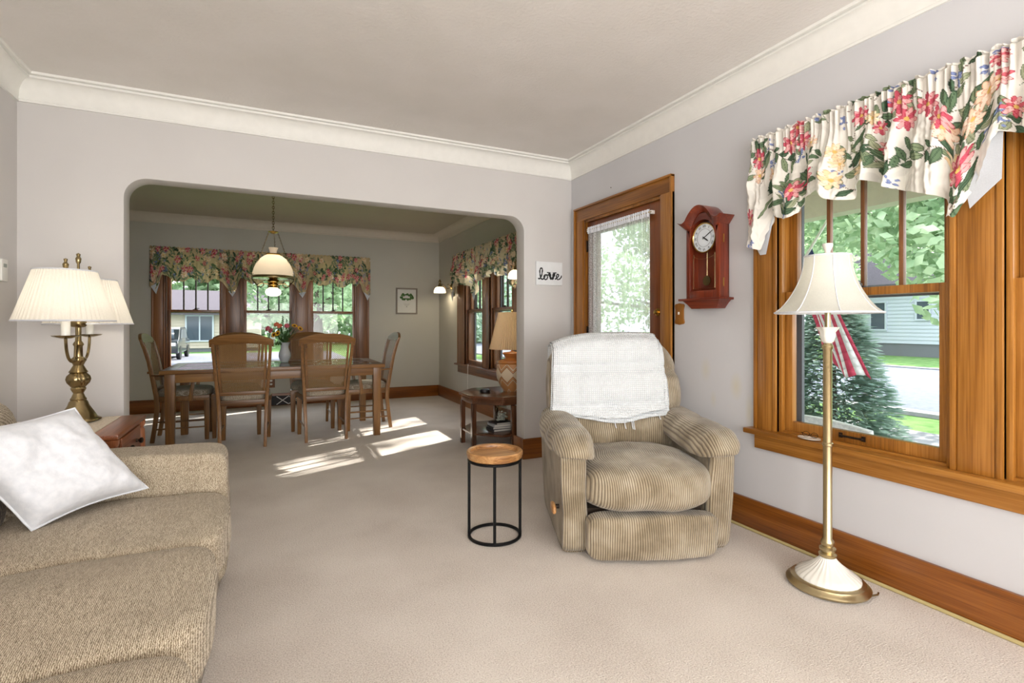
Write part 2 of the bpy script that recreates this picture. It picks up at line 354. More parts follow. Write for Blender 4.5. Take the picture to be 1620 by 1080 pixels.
    def build(s, name, mat, parent=None, loc=None, bevel=0, smooth=40, solid=0, seg=2, **tags):
        me = bpy.data.meshes.new(name); me.from_pydata(s.v, [], s.f); me.materials.append(mat)
        if s.rib is not None and not bevel:
            a = me.attributes.new('rib', 'FLOAT', 'POINT'); rr = s.rib + [0.0] * (len(s.v) - len(s.rib)); a.data.foreach_set('value', rr)
        bm = bmesh.new(); bm.from_mesh(me); bmesh.ops.recalc_face_normals(bm, faces=bm.faces)
        if bevel:
            es = [e for e in bm.edges if len(e.link_faces) == 2 and e.calc_face_angle(0) > radians(30)]
            bmesh.ops.bevel(bm, geom=es, offset=bevel, segments=seg, profile=.6, affect='EDGES', clamp_overlap=True)
        bm.to_mesh(me); bm.free()
        if smooth:
            me.polygons.foreach_set('use_smooth', [True] * len(me.polygons)); me.set_sharp_from_angle(angle=radians(smooth))
        o = bpy.data.objects.new(name, me); col.objects.link(o)
        if loc: o.location = loc
        if parent: o.parent = parent
        if solid:
            md = o.modifiers.new('thickness', 'SOLIDIFY'); md.thickness = solid; md.offset = 0
        for k_, v_ in tags.items(): o[k_] = v_
        return o
def box(*a): return MB().box(*a)
def thing(name, label=None, cat=None, loc=(0, 0, 0), rz=0, group=None, kind=None):
    o = bpy.data.objects.new(name, None); o.empty_display_size = .1; col.objects.link(o); o.location = loc; o.rotation_euler = (0, 0, rz)
    if label: o['label'] = label
    if cat: o['category'] = cat
    if group: o['group'] = group
    if kind: o['kind'] = kind
    return o
def copy_tree(o, parent=None, **tags):
    c = o.copy(); col.objects.link(c)
    if parent: c.parent = parent
    for k, v in tags.items(): c[k] = v
    for ch in [x for x in bpy.data.objects if x.parent == o]: copy_tree(ch, c)
    return c
def smooth01(a, b, x):
    t = max(0, min(1, (x - a) / (b - a))); return t * t * (3 - 2 * t)
def arc(cx, cy, r, a0, a1, n, ry=None):
    return [(cx + r * cos(a0 + (a1 - a0) * i / n), cy + (ry or r) * sin(a0 + (a1 - a0) * i / n)) for i in range(n + 1)]
ST = dict(kind='structure')

# ------------------------------------------------------------------ room shell
box(L - .2, R + WT, REAR - .2, WB, -.1, 0).build('floor', m_carpet, **ST)
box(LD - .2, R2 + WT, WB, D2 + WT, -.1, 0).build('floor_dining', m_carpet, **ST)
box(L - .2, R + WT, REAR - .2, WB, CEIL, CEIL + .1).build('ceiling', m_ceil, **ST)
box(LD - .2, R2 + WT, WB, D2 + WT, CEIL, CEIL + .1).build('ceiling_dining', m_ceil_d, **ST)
# wall with the wide rounded opening
OX0, OX1, OZ = -.815, 1.998, 2.09; rr = .13
inner = [(OX0, 0)] + arc(OX0 + rr, OZ - rr, rr, pi, pi / 2, 10) + arc(OX1 - rr, OZ - rr, rr, pi / 2, 0, 10) + [(OX1, 0)]
poly = [(LD - .2, 0)] + inner + [(R2 + .02, 0), (R2 + .02, CEIL), (LD - .2, CEIL)]
MB().prism(poly, D, WB, 'y').build('wall_back', m_wall, bevel=.006, **ST)
def wall_holes(mb, axis, t0, t1, a0, a1, holes, z1=CEIL):
    """wall slab between a0..a1 with rectangular holes (b0,b1,z0,z1) sorted along the wall"""
    def bx(p, q, z0, zz):
        if q - p < 1e-4 or zz - z0 < 1e-4: return
        if axis == 'x': mb.box(t0, t1, p, q, z0, zz)
        else: mb.box(p, q, t0, t1, z0, zz)
    cur = a0
    for (b0, b1, z0, zz) in sorted(holes):
        bx(cur, b0, 0, z1); bx(b0, b1, 0, z0); bx(b0, b1, zz, z1); cur = b1
    bx(cur, a1, 0, z1); return mb
LW = [(1.08, 1.85), (.145, .915)]; WZ0, WZ1 = .585, 2.06
wall_holes(MB(), 'x', R, R + WT, REAR - .2, WB, [(a, b, WZ0, WZ1) for a, b in LW] + [(2.749, 3.716, 0, 2.063)]).build('wall_right', m_wallr, **ST)
box(L - .2, L, REAR - .2, D, 0, CEIL).build('wall_left', m_wall, **ST)
box(L, R, REAR - .2, REAR, 0, CEIL).build('wall_rear', m_wall, **ST)
FW = [(-1.23, -.55), (-.33, .34), (.55, 1.23)]; RW = [(6.15, 6.83), (5.25, 5.93)]
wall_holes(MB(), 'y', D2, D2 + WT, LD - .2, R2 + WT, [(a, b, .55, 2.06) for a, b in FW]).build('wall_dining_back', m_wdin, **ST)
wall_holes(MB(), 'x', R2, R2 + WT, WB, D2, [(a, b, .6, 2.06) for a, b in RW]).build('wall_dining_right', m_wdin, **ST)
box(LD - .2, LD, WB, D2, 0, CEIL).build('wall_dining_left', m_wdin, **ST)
# crown mouldings
CB = 2.465; cr = .095
prof = [(0, CB), (.012, CB), (.014, CB + .012), (.010, CB + .016), (.012, CB + .03)] + [(.012 + .062 * (1 - cos(a)), CB + .03 + .092 * sin(a)) for a in [pi / 2 * i / 8 for i in range(1, 9)]] + [(.082, CB + .122), (.082, CB + .132), (.074, CB + .132), (.074, CB + .138), (cr - .003, CB + .142), (cr, CB + .15), (cr, CEIL), (0, CEIL)]
def sweep(prof, pts, name, mat, n):
    """pts: corner list (x,y) of the inner wall line, room on the right-hand side normal list given"""
    mb = MB(); k = len(prof); vs = []
    for (x, y, nx, ny) in pts:
        for (d, z) in prof: vs.append((x + nx * d, y + ny * d, z))
    fs = []
    for i in range(len(pts) - 1):
        for j in range(k):
            l = (j + 1) % k; fs.append((i * k + j, i * k + l, (i + 1) * k + l, (i + 1) * k + j))
    fs.append(tuple(range(k))); fs.append(tuple((len(pts) - 1) * k + j for j in range(k)))
    mb.add(vs, fs); return mb.build(name, mat, smooth=25, **ST)
sweep(prof, [(L, D, 1, -1), (R, D, -1, -1)], 'trim_1', m_crown, 1)
sweep(prof, [(R, D, -1, -1), (R, REAR, -1, 1)], 'trim_2', m_crown, 1)
sweep(prof, [(L, REAR, 1, 1), (L, D, 1, -1)], 'trim_3', m_crown, 1)
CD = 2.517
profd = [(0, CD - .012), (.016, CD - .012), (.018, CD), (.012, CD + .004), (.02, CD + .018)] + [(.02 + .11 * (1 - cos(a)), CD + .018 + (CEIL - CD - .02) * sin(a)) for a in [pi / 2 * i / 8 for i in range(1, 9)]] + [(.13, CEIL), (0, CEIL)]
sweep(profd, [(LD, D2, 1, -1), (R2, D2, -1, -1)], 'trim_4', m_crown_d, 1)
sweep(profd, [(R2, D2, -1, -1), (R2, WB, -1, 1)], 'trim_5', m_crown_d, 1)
# baseboards
BH = .175
box(R - .02, R, REAR, 2.631, 0, BH).build('baseboard_right', base_w['y'], bevel=.004, **ST)
MB().tube([(R - .026, y, .008) for y in (REAR, 0, 1.5, 2.6)], .008, 8).build('trim_6', M('carpet_edge', (188, 172, 120), .8), **ST)
box(R - .02, R, 3.844, D, 0, BH).build('baseboard_corner', base_w['y'], bevel=.004, **ST)
box(OX1 - .02, R - .02, D - .02, D, 0, BH).box(OX1 - .02, OX1, D, WB + .02, 0, BH).build('baseboard_back', base_w['x'], bevel=.003, **ST)
box(L, L + .02, REAR, D, 0, BH).build('baseboard_left', base_w['y'], bevel=.004, **ST)
box(LD, R2, D2 - .02, D2, 0, BH).build('baseboard_dining_back', base_w['x'], bevel=.004, **ST)
box(R2 - .02, R2, WB, D2 - .02, 0, BH).build('baseboard_dining_right', base_w['y'], bevel=.004, **ST)

# ------------------------------------------------------------------ windows
def window_unit(name, axis, face, a0, a1, z0, z1, zm, W, meet_h, glassz, muntin_m, dirn=1, sash=.045, bot=.065, lift=False):
    """double-hung window set in the hole a0..a1, z0..z1 of a wall whose room face is at 'face'; dirn = outward sign"""
    t = thing(name, kind='structure'); V = W['z']; H = W['y' if axis == 'x' else 'x']
    def B(mb, d0, d1, p, q, zz0, zz1):
        A, C = sorted((face + dirn * d0, face + dirn * d1))
        return mb.box(A, C, p, q, zz0, zz1) if axis == 'x' else mb.box(p, q, A, C, zz0, zz1)
    mb = MB(); j = .02
    B(mb, 0, WT, a0, a0 + j * .6, z0, z1); B(mb, 0, WT, a1 - j * .6, a1, z0, z1)
    B(mb, -.004, .02, a0, a0 + .02, z0, z1); B(mb, -.004, .02, a1 - .02, a1, z0, z1)
    mb.build('jamb', V, t, bevel=.002)
    mb = MB(); B(mb, 0, WT, a0, a1, z1 - .02, z1); B(mb, 0, WT, a0, a1, z0, z0 + .012); mb.build('head_jamb', H, t)
    # lower sash (room side), upper sash (outer side)
    i0, i1 = a0 + .013, a1 - .013
    lo = MB(); B(lo, .025, .06, i0, i0 + sash, z0 + .012, zm); B(lo, .025, .06, i1 - sash, i1, z0 + .012, zm)
    B(lo, .025, .06, i0 + sash, i1 - sash, z0 + .012, z0 + bot); B(lo, .025, .06, i0 + sash, i1 - sash, zm - meet_h, zm)
    lo.build('lower_sash', V, t, bevel=.003)
    up = MB(); B(up, .065, .1, i0, i0 + sash, zm - meet_h, z1 - .02); B(up, .065, .1, i1 - sash, i1, zm - meet_h, z1 - .02)
    B(up, .065, .1, i0 + sash, i1 - sash, z1 - .08, z1 - .02); B(up, .065, .1, i0 + sash, i1 - sash, zm - meet_h, zm)
    up.build('upper_sash', V, t, bevel=.003)
    for k in (1, 2, 3):
        c = i0 + sash + (i1 - i0 - 2 * sash) * k / 4; mu = MB(); B(mu, .07, .095, c - .009, c + .009, zm, z1 - .08); mu.build('muntin', muntin_m, t, bevel=.002)
    g = MB(); B(g, .04, .044, i0 + sash, i1 - sash, z0 + bot, zm - meet_h); g.build('pane', m_glass, t)
    g = MB(); B(g, .081, .085, i0 + sash, i1 - sash, zm, z1 - .08); g.build('pane', m_glass, t)
    # storm frame outside
    s = MB(); 
    for p, q in ((i0, i0 + .03), (i1 - .03, i1)): B(s, .125, .145, p, q, z0 + .01, z1 - .02)
    B(s, .125, .145, i0, i1, z0 + .01, z0 + .035); B(s, .125, .145, i0, i1, zm - .045, zm - .02)
    s.build('storm_frame', M('storm_frame_' + name, (92, 98, 106), .5), t)
    # sash lock
    c = (a0 + a1) / 2; lk = MB(); B(lk, .022, .058, c - .03, c + .03, zm, zm + .008); B(lk, .03, .05, c - .012, c + .012, zm + .008, zm + .022); B(lk, .035, .043, c, c + .045, zm + .014, zm + .024)
    lk.build('sash_lock', iron, t, bevel=.002)
    if lift:
        pz = z0 + .042; c2 = c + .02; h = MB()
        B(h, .019, .025, c2 - .06, c2 - .045, pz - .012, pz + .012); B(h, .019, .025, c2 + .045, c2 + .06, pz - .012, pz + .012)
        d = face + dirn * .008
        pts = [(c2 - .052, face + dirn * .022), (c2 - .05, d), (c2 + .05, d), (c2 + .052, face + dirn * .022)]
        h.tube([((q, p, pz) if axis == 'x' else (p, q, pz)) for p, q in pts], .005, 8); h.build('sash_lift', iron, t)
    return t
w1 = window_unit('window_1', 'x', R, 1.08, 1.85, WZ0, WZ1, 1.335, oak, .037, .65, oakd['z'], lift=True)
w2 = window_unit('window_2', 'x', R, .145, .915, WZ0, WZ1, 1.335, oak, .037, .65, oakd['z'], lift=True)
darkm = M('dark_muntin', (58, 50, 46), .5)
for i, (a, b) in enumerate(FW): window_unit('window_%d' % (3 + i), 'y', D2, a, b, .55, 2.06, 1.365, oakd, .035, .6, darkm)
for i, (a, b) in enumerate(RW): window_unit('window_%d' % (6 + i), 'x', R2, a, b, .6, 2.06, 1.375, oakd, .035, .62, darkm)
# casings, stools and aprons
def casing(name, axis, face, segs, z0, z1, W, head, dirn=1, th=.028, band=.012):
    t = thing(name, kind='structure'); H = W['y' if axis == 'x' else 'x']
    def B(mb, d0, d1, p, q, a, b):
        A, C = sorted((face - dirn * d0, face - dirn * d1)); 
        return mb.box(A, C, p, q, a, b) if axis == 'x' else mb.box(p, q, A, C, a, b)
    for (p, q) in segs:
        m = MB(); B(m, 0, th - .008, p, q, z0, z1); B(m, 0, th, p, p + .02, z0, z1); B(m, 0, th, q - .02, q, z0, z1); B(m, 0, th - .003, p + .026, q - .026, z0, z1)
        m.build('side_casing', W['z'], t, bevel=.003)
    m = MB(); B(m, 0, th, head[0], head[1], z1, z1 + head[2]); B(m, 0, th + .01, head[0], head[1], z1 + head[2] - .02, z1 + head[2]); m.build('head_casing', H, t, bevel=.003)
    return t
c1 = casing('trim_7', 'x', R, [(1.85, 1.99), (.915, 1.08), (-.005, .145)], .585, 2.06, oak, (-.005, 1.99, .12))
box(R - .065, R + .03, -.045, 2.03, .555, .585).build('stool', oak['y'], c1, bevel=.008)
box(R - .02, R, -.005, 1.99, .474, .555).build('apron', oak['y'], c1, bevel=.003)
c2 = casing('trim_8', 'y', D2, [(-1.38, -1.23), (-.55, -.33), (.34, .55), (1.23, 1.41)], .55, 2.06, oakd, (-1.38, 1.41, .12))
box(-1.42, 1.45, D2 - .06, D2 + .03, .52, .55).build('stool', oakd['x'], c2, bevel=.006)
box(-1.38, 1.41, D2 - .02, D2, .43, .52).build('apron', oakd['x'], c2, bevel=.003)
c3 = casing('trim_9', 'x', R2, [(6.83, 7.12), (5.93, 6.15), (4.98, 5.25)], .6, 2.06, oakd, (4.98, 7.12, .12))
box(R2 - .06, R2 + .03, 4.94, 7.17, .575, .6).build('stool', oakd['y'], c3, bevel=.006)
box(R2 - .02, R2, 4.98, 7.12, .472, .575).build('apron', oakd['y'], c3, bevel=.003)

# ------------------------------------------------------------------ front door
dr = thing('door_1', kind='structure')
dc = thing('trim_10', kind='structure')
for p, q, ob in ((2.631, 2.749, 2.631), (3.716, 3.844, 3.829)):
    m = box(R - .022, R, p, q, 0, 2.063); m.box(R - .034, R, ob, ob + .015, 0, 2.178); m.build('side_casing', oak['z'], dc, bevel=.003)
m = box(R - .022, R, 2.646, 3.829, 2.063, 2.178); m.box(R - .036, R, 2.631, 3.844, 2.163, 2.18); m.build('head_casing', oak['y'], dc, bevel=.003)
m = box(R, R + WT, 2.749, 2.765, 0, 2.063).box(R, R + WT, 3.70, 3.716, 0, 2.063).box(R, R + WT, 2.749, 3.716, 2.045, 2.063); m.build('jamb', oak['z'], dc)
m = box(R + .02, R + .062, 2.767, 2.905, .01, 2.043).box(R + .02, R + .062, 3.56, 3.698, .01, 2.043); m.build('stile', doorw['z'], dr, bevel=.003)
m = box(R + .02, R + .062, 2.905, 3.56, 1.93, 2.043).box(R + .02, R + .062, 2.905, 3.56, .01, .25).box(R + .02, R + .062, 2.905, 3.56, .82, .98); m.build('rail', doorw['y'], dr, bevel=.003)
box(R + .032, R + .05, 2.905, 3.56, .25, .82).build('panel', doorw['z'], dr)
box(R + .038, R + .042, 2.905, 3.56, .98, 1.93).build('pane', m_glass, dr)
for z in (1.84, 1.1, .25):
    MB().lathe([(.007, -.05), (.007, .05)], (R + .012, 3.70, z), 10).box(R + .016, R + .021, 3.67, 3.70, z - .045, z + .045).build('hinge', iron, dr)
kb = MB().lathe([(0, 0), (.024, .001), (.028, .004), (.026, .008), (.012, .01), (.012, .016), (.016, .022), (.016, .03), (.0, .034)], (0, 0, 0), 20)
kb.xf(lambda v: Vector((R + .02 - v.z, 2.814 + v.x, 1.25 + v.y))).build('deadbolt', brassb, dr)
kb = MB().lathe([(0, 0), (.03, .001), (.03, .006), (.012, .01), (.012, .03), (.026, .042), (.028, .055), (.02, .066), (0, .068)], (0, 0, 0), 20)
kb.xf(lambda v: Vector((R + .02 - v.z, 2.814 + v.x, .98 + v.y))).build('door_knob', brassb, dr)
# lace curtain on its rod
lc = thing('lace_curtain', 'sheer white lace curtain hanging on the front door glass', 'curtain', (R - .01, 3.24, .85))
def lace(u, v, a0, a1):
    y = a0 + (a1 - a0) * u; z = 1.965 - 1.07 * v
    return (.0 + .007 * sin(y * 95) * (.4 + .6 * v) + .003 * sin(y * 231), y - 3.24, z - .85)
MB().grid(lambda u, v: lace(u, v, 2.97, 3.53), 120, 30).build('voile', m_sheer, lc)
MB().grid(lambda u, v: lace(u, v, 2.87, 2.97), 24, 30).build('lace_edge', m_lace, lc)
MB().grid(lambda u, v: lace(u, v, 3.53, 3.64), 24, 30).build('lace_edge', m_lace, lc)
MB().grid(lambda u, v: (-.008 + .006 * sin(u * 190) + .002 * sin(u * 470), 2.865 + .78 * u - 3.24, 1.99 - .055 * v - .85), 220, 4).build('rod_pocket', fabw, lc)
MB().tube([(-.004, 2.85 - 3.24, 1.968 - .85), (-.004, 3.66 - 3.24, 1.968 - .85)], .005, 8).build('rod', satinb, lc)
for yb in (2.85, 3.65): MB().box(-.004, .03, yb - 3.24, yb + .012 - 3.24, 1.955 - .85, 1.98 - .85).build('bracket', whitep, lc)

# ------------------------------------------------------------------ floral valances
def paint(nu, nv, LU, LV, seed, dens=1.0, cloth=(238, 232, 219)):
    """printed flower cloth: rgb per cloth vertex, LU x LV metres of cloth"""
    rs = random.Random(seed)
    U, V = np.meshgrid(np.linspace(0, LU, nu + 1), np.linspace(0, LV, nv + 1))
    C = np.empty(U.shape + (3,)); cl = np.array(cloth, float); C[:] = cl
    # soft damask pattern of the ground cloth
    g = (np.sin(U * 31 + 2 * np.sin(V * 23)) * np.sin(V * 27 + 2 * np.sin(U * 19)) > .45); C[g] = cl * .955
    def put(mask, c, a=1.0): C[mask] = C[mask] * (1 - a) + np.array(c, float) * a
    def ell(cx, cy, a, b, ang, c, edge=None):
        dx = U - cx; dy = V - cy; x = dx * cos(ang) + dy * sin(ang); y = -dx * sin(ang) + dy * cos(ang)
        d = (x / a) ** 2 + (y / b) ** 2
        if edge: put(d < 1.35, edge)
        put(d < 1, c)
        return d
    def leaf(cx, cy, ln, wd, ang, c, edge):
        x0 = cx; dx = U - x0; dy = V - cy; x = (dx * cos(ang) + dy * sin(ang)) / ln; y = (-dx * sin(ang) + dy * cos(ang)) / wd
        prof_ = np.clip(np.sin(np.clip(x, 0, 1) * pi), 0, 1) ** .8; ins = (x > 0) & (x < 1)
        put(ins & (abs(y) < prof_ + .16), edge); put(ins & (abs(y) < prof_ - .1), c); put(ins & (abs(y) < .1), edge)
    def stem(cx, cy, ang, ln, c, w_=.0035):
        k_ = rs.uniform(-9, 9); n = 26; x, y = cx, cy; pts = []
        for i in range(n):
            pts.append((x, y, ang)); x += cos(ang) * ln / n; y += sin(ang) * ln / n; ang += k_ * ln / n + .05 * rs.uniform(-1, 1)
        for (x, y, _) in pts: put((U - x) ** 2 + (V - y) ** 2 < w_ ** 2, c)
        return pts
    greens = [((104, 128, 98), (64, 86, 66)), ((138, 152, 120), (88, 104, 80)), ((168, 174, 144), (110, 120, 92)), ((82, 106, 82), (52, 72, 56))]
    area = LU * LV
    for _ in range(int(30 * area * dens)):
        cx, cy = rs.uniform(0, LU), rs.uniform(0, LV); ang = rs.uniform(0, 2 * pi)
        pts = stem(cx, cy, ang, rs.uniform(.2, .36), rs.choice([(120, 96, 84), (92, 104, 72), (110, 84, 80)]))
        for k_ in range(3, len(pts), 4):
            x, y, a = pts[k_]; c, e = rs.choice(greens); sgn = 1 if (k_ // 4) % 2 else -1
            leaf(x, y, rs.uniform(.06, .11), rs.uniform(.012, .021), a + sgn * rs.uniform(.5, 1.1), c, e)
    for _ in range(int(22 * area * dens)):   # small blue sprays
        cx, cy = rs.uniform(0, LU), rs.uniform(0, LV)
        for k_ in range(9):
            a = rs.uniform(0, 2 * pi); r = rs.uniform(0, .035); ell(cx + r * cos(a), cy + 1.3 * r * sin(a), .009, .006, a, (132, 146, 190), (96, 106, 150))
    for _ in range(int(22 * area * dens)):   # flowers
        cx, cy = rs.uniform(0, LU), rs.uniform(.03, LV * .8); R_ = rs.uniform(.04, .068)
        pal = rs.choice([[(206, 92, 110), (178, 52, 76), (236, 176, 176)], [(212, 104, 116), (170, 40, 66), (240, 190, 186)], [(240, 214, 170), (214, 176, 140), (248, 232, 204)], [(238, 206, 178), (216, 160, 130), (246, 226, 206)]])
        for ring in (1, .62):
            n = 9 if ring == 1 else 6
            for k_ in range(n):
                a = 2 * pi * k_ / n + rs.uniform(-.2, .2) + ring; r = R_ * ring * .62
                ell(cx + r * cos(a), cy + r * sin(a), R_ * ring * .46, R_ * ring * .2, a, pal[0] if k_ % 2 else pal[2], pal[1])
        ell(cx, cy, R_ * .2, R_ * .2, 0, (226, 190, 110), pal[1])
    C = C / 255; return np.where(C <= .04045, C / 12.92, ((C + .055) / 1.055) ** 2.4)
def interp(pts, s):
    if s <= pts[0][0]: return pts[0][1]
    for (a, za), (b, zb) in zip(pts, pts[1:]):
        if s <= b: return za + (zb - za) * (s - a) / (b - a + 1e-9)
    return pts[-1][1]
def valance(label, axis, face, dirn, s0, s1, ztop, hem, cell, seed, base=.085, tails=(), group=None, dens=1.0, gather=1.7, nfold=1.0, cloth=(238, 232, 219), amp=1.0):
    """s runs along the wall from s0 to s1; hem = [(s, z)]; room side is face - dirn*depth"""
    up = 1 if s1 > s0 else -1; Ls = abs(s1 - s0); nu = int(Ls / cell); zmin = min(z for _, z in hem); nv = int((ztop - zmin) / cell)
    hem = sorted(((abs(s - s0)), z) for s, z in hem)
    hz = [interp(hem, Ls * i / nu) for i in range(nu + 1)]
    r = max(1, int(.006 / cell)); hz = [sum(hz[max(0, i - r):i + r + 1]) / len(hz[max(0, i - r):i + r + 1]) for i in range(nu + 1)]
    P = paint(nu, nv, Ls * gather, (ztop - zmin), seed, dens, cloth)
    rs = random.Random(seed); ph = [rs.uniform(0, 6) for _ in range(6)]
    vs = []
    for j in range(nv + 1):
        v = j / nv
        for i in range(nu + 1):
            s = Ls * i / nu; z = ztop + (hz[i] - ztop) * v; dz = ztop - z
            top = 1 - smooth01(.03, .16, dz)
            gat = .0065 * sin(s * 190 + 2.5 * sin(s * 31 + ph[0])) + .004 * sin(s * 333 + ph[1]) + .004 * noise.noise((s * 60, z * 10, seed))
            low = smooth01(.06, .3, dz)
            fold = (.020 * sin(s * 34 * nfold + 1.8 * sin(s * 9 + ph[2]) + 7 * dz * sin(s * 6 + ph[3])) + .012 * sin(s * 71 * nfold + ph[4] + 9 * dz) + .016 * noise.noise((s * 14 * nfold, z * 9, seed + 3)) + .006 * noise.noise((s * 50, z * 40, seed)))
            d = base + gat * (.35 + .9 * top) + fold * low * amp + .03 * low * (1 - abs(sin(s * 6.3 + ph[5]))) - .012 * smooth01(.005, .012, dz) * (1 - smooth01(.012, .02, dz))
            if dz < .012: d -= .01
            e = min(s, Ls - s)
            if e < .05: d = .012 + (d - .012) * sqrt(max(0, e / .05))
            zz = z + .006 * sin(s * 120 + ph[0]) * (v < .02) - .004 * noise.noise((s * 30, 0, 1))
            a = s0 + up * s; dd = face - dirn * d
            vs.append((dd, a, zz) if axis == 'x' else (a, dd, zz))
    fs = [(j * (nu + 1) + i, j * (nu + 1) + i + 1, (j + 1) * (nu + 1) + i + 1, (j + 1) * (nu + 1) + i) for j in range(nv) for i in range(nu)]
    mid = (face - dirn * base, (s0 + s1) / 2, ztop) if axis == 'x' else ((s0 + s1) / 2, face - dirn * base, ztop)
    t = thing('valance', label, 'valance', mid, group=group)
    mb = MB(); mb.add([(x - mid[0], y - mid[1], z - mid[2]) for x, y, z in vs], fs)
    me = bpy.data.meshes.new('cloth'); me.from_pydata(mb.v, [], mb.f); me.materials.append(m_print)
    at = me.color_attributes.new('print', 'FLOAT_COLOR', 'POINT'); arr = np.ones((P.shape[0] * P.shape[1], 4), dtype=np.float32); arr[:, :3] = P.reshape(-1, 3); at.data.foreach_set('color', arr.ravel())
    me.polygons.foreach_set('use_smooth', [True] * len(me.polygons)); o = bpy.data.objects.new('cloth', me); col.objects.link(o); o.parent = t
    # rod
    e0, e1 = sorted((s0 + up * .01, s1 - up * .01)); d = face - dirn * (base - .035)
    ends = [(d - 0, e0, ztop - .045), (d, e1, ztop - .045)] if axis == 'x' else [(e0, d, ztop - .045), (e1, d, ztop - .045)]
    MB().tube([Vector(p) - Vector(mid) for p in ends], .009, 8).build('rod', whitep, t)
    for tl in tails:   # white lining triangles showing at the tail tips
        m = MB(); pts = []
        for (s, z, dp) in tl:
            dd = face - dirn * dp; pts.append(Vector((dd, s, z) if axis == 'x' else (s, dd, z)) - Vector(mid))
        n = len(pts); m.add(pts, [tuple(range(n))]); m.build('lining', m_lining, t, solid=.002, smooth=0)
    return t
_F, _s, _c = 805.8, sin(TH), cos(TH)
hemL = [(1.98, 1.60), (1.93, 1.575), (1.895, 1.56), (1.885, 1.60), (1.865, 1.68), (1.835, 1.755), (1.80, 1.72), (1.755, 1.70), (1.715, 1.70), (1.68, 1.72), (1.64, 1.79), (1.59, 1.815), (1.555, 1.80), (1.52, 1.75), (1.47, 1.735), (1.43, 1.735), (1.40, 1.765), (1.365, 1.80), (1.33, 1.79), (1.28, 1.75), (1.22, 1.725), (1.16, 1.70), (1.09, 1.67), (1.062, 1.65), (1.05, 1.565), (1.035, 1.58), (1.02, 1.565), (1.0, 1.62), (.965, 1.70), (.93, 1.79), (.91, 1.84), (.895, 1.86), (.87, 1.85), (.82, 1.82), (.76, 1.78), (.70, 1.78), (.62, 1.80), (.55, 1.77), (.45, 1.76), (.36, 1.79), (.28, 1.75), (.18, 1.72), (.1, 1.66), (.04, 1.56), (0, 1.6), (-.03, 1.62)]
valance('cream floral gathered valance over the living room window beside the floor lamp', 'x', R, 1, 2.0, -.03, 2.18, hemL, .0028, 11, base=.085, amp=1.35, cloth=(240, 236, 228),
        tails=[[(1.96, 1.60, .05), (1.865, 1.70, .05), (1.84, 1.76, .05), (1.885, 1.54, .06), (1.92, 1.54, .06)], [(1.0, 1.66, .085), (.93, 1.85, .085), (.892, 1.88, .085), (.897, 1.69, .085), (.945, 1.645, .085), (.99, 1.60, .085)]])
hemF = []
for k_, cx in enumerate((-.89, 0.005, .89)):
    hemF += [(cx - .30, 1.80), (cx - .22, 1.73), (cx - .12, 1.735), (cx - .02, 1.79), (cx + .06, 1.72), (cx + .14, 1.72), (cx + .24, 1.79), (cx + .33, 1.74)]
    if k_ < 2: hemF += [(cx + .40, 1.64), (cx + .445, 1.58), (cx + .50, 1.66), (cx + .54, 1.80)]
hemF = [(-1.40, 1.68), (-1.33, 1.60), (-1.29, 1.66), (-1.25, 1.82)] + hemF + [(1.26, 1.80), (1.31, 1.66), (1.36, 1.57), (1.40, 1.62)]
valance('wide floral valance across the three far dining room windows', 'y', D2, 1, -1.4, 1.43, 2.19, hemF, .007, 23, base=.09, dens=1.5, gather=1.9, cloth=(212, 192, 152), amp=1.5,  # same fabric; its dim, warm lighting is put into the ground tone
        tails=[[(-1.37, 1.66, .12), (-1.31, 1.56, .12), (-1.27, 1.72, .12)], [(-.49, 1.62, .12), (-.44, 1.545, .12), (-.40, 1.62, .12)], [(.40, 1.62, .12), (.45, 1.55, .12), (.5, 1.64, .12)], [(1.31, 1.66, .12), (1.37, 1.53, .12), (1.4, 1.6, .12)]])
hemR = [(7.18, 1.62), (7.08, 1.56), (7.0, 1.7), (6.85, 1.78), (6.7, 1.72), (6.55, 1.70), (6.42, 1.68), (6.3, 1.58), (6.2, 1.55), (6.12, 1.7), (6.0, 1.8), (5.88, 1.73), (5.75, 1.76), (5.62, 1.8), (5.5, 1.73), (5.36, 1.76), (5.22, 1.7), (5.1, 1.58), (5.02, 1.56), (4.92, 1.62)]
valance('floral valance over the dining side window beside the sconces', 'x', R2, 1, 7.2, 4.9, 2.185, hemR, .007, 31, base=.09, dens=1.5, gather=1.9, cloth=(226, 212, 182), amp=1.4,  # same fabric, ground colour tinted for the dining room light
        tails=[[(7.12, 1.6, .12), (7.05, 1.50, .12), (7.0, 1.68, .12)], [(6.28, 1.56, .12), (6.2, 1.48, .12), (6.14, 1.62, .12)]])

# ------------------------------------------------------------------ recliner
rc = thing('recliner', 'tan corduroy recliner armchair with a white blanket over its back', 'armchair', (1.708, 1.965, 0), -radians(21.8) , None)
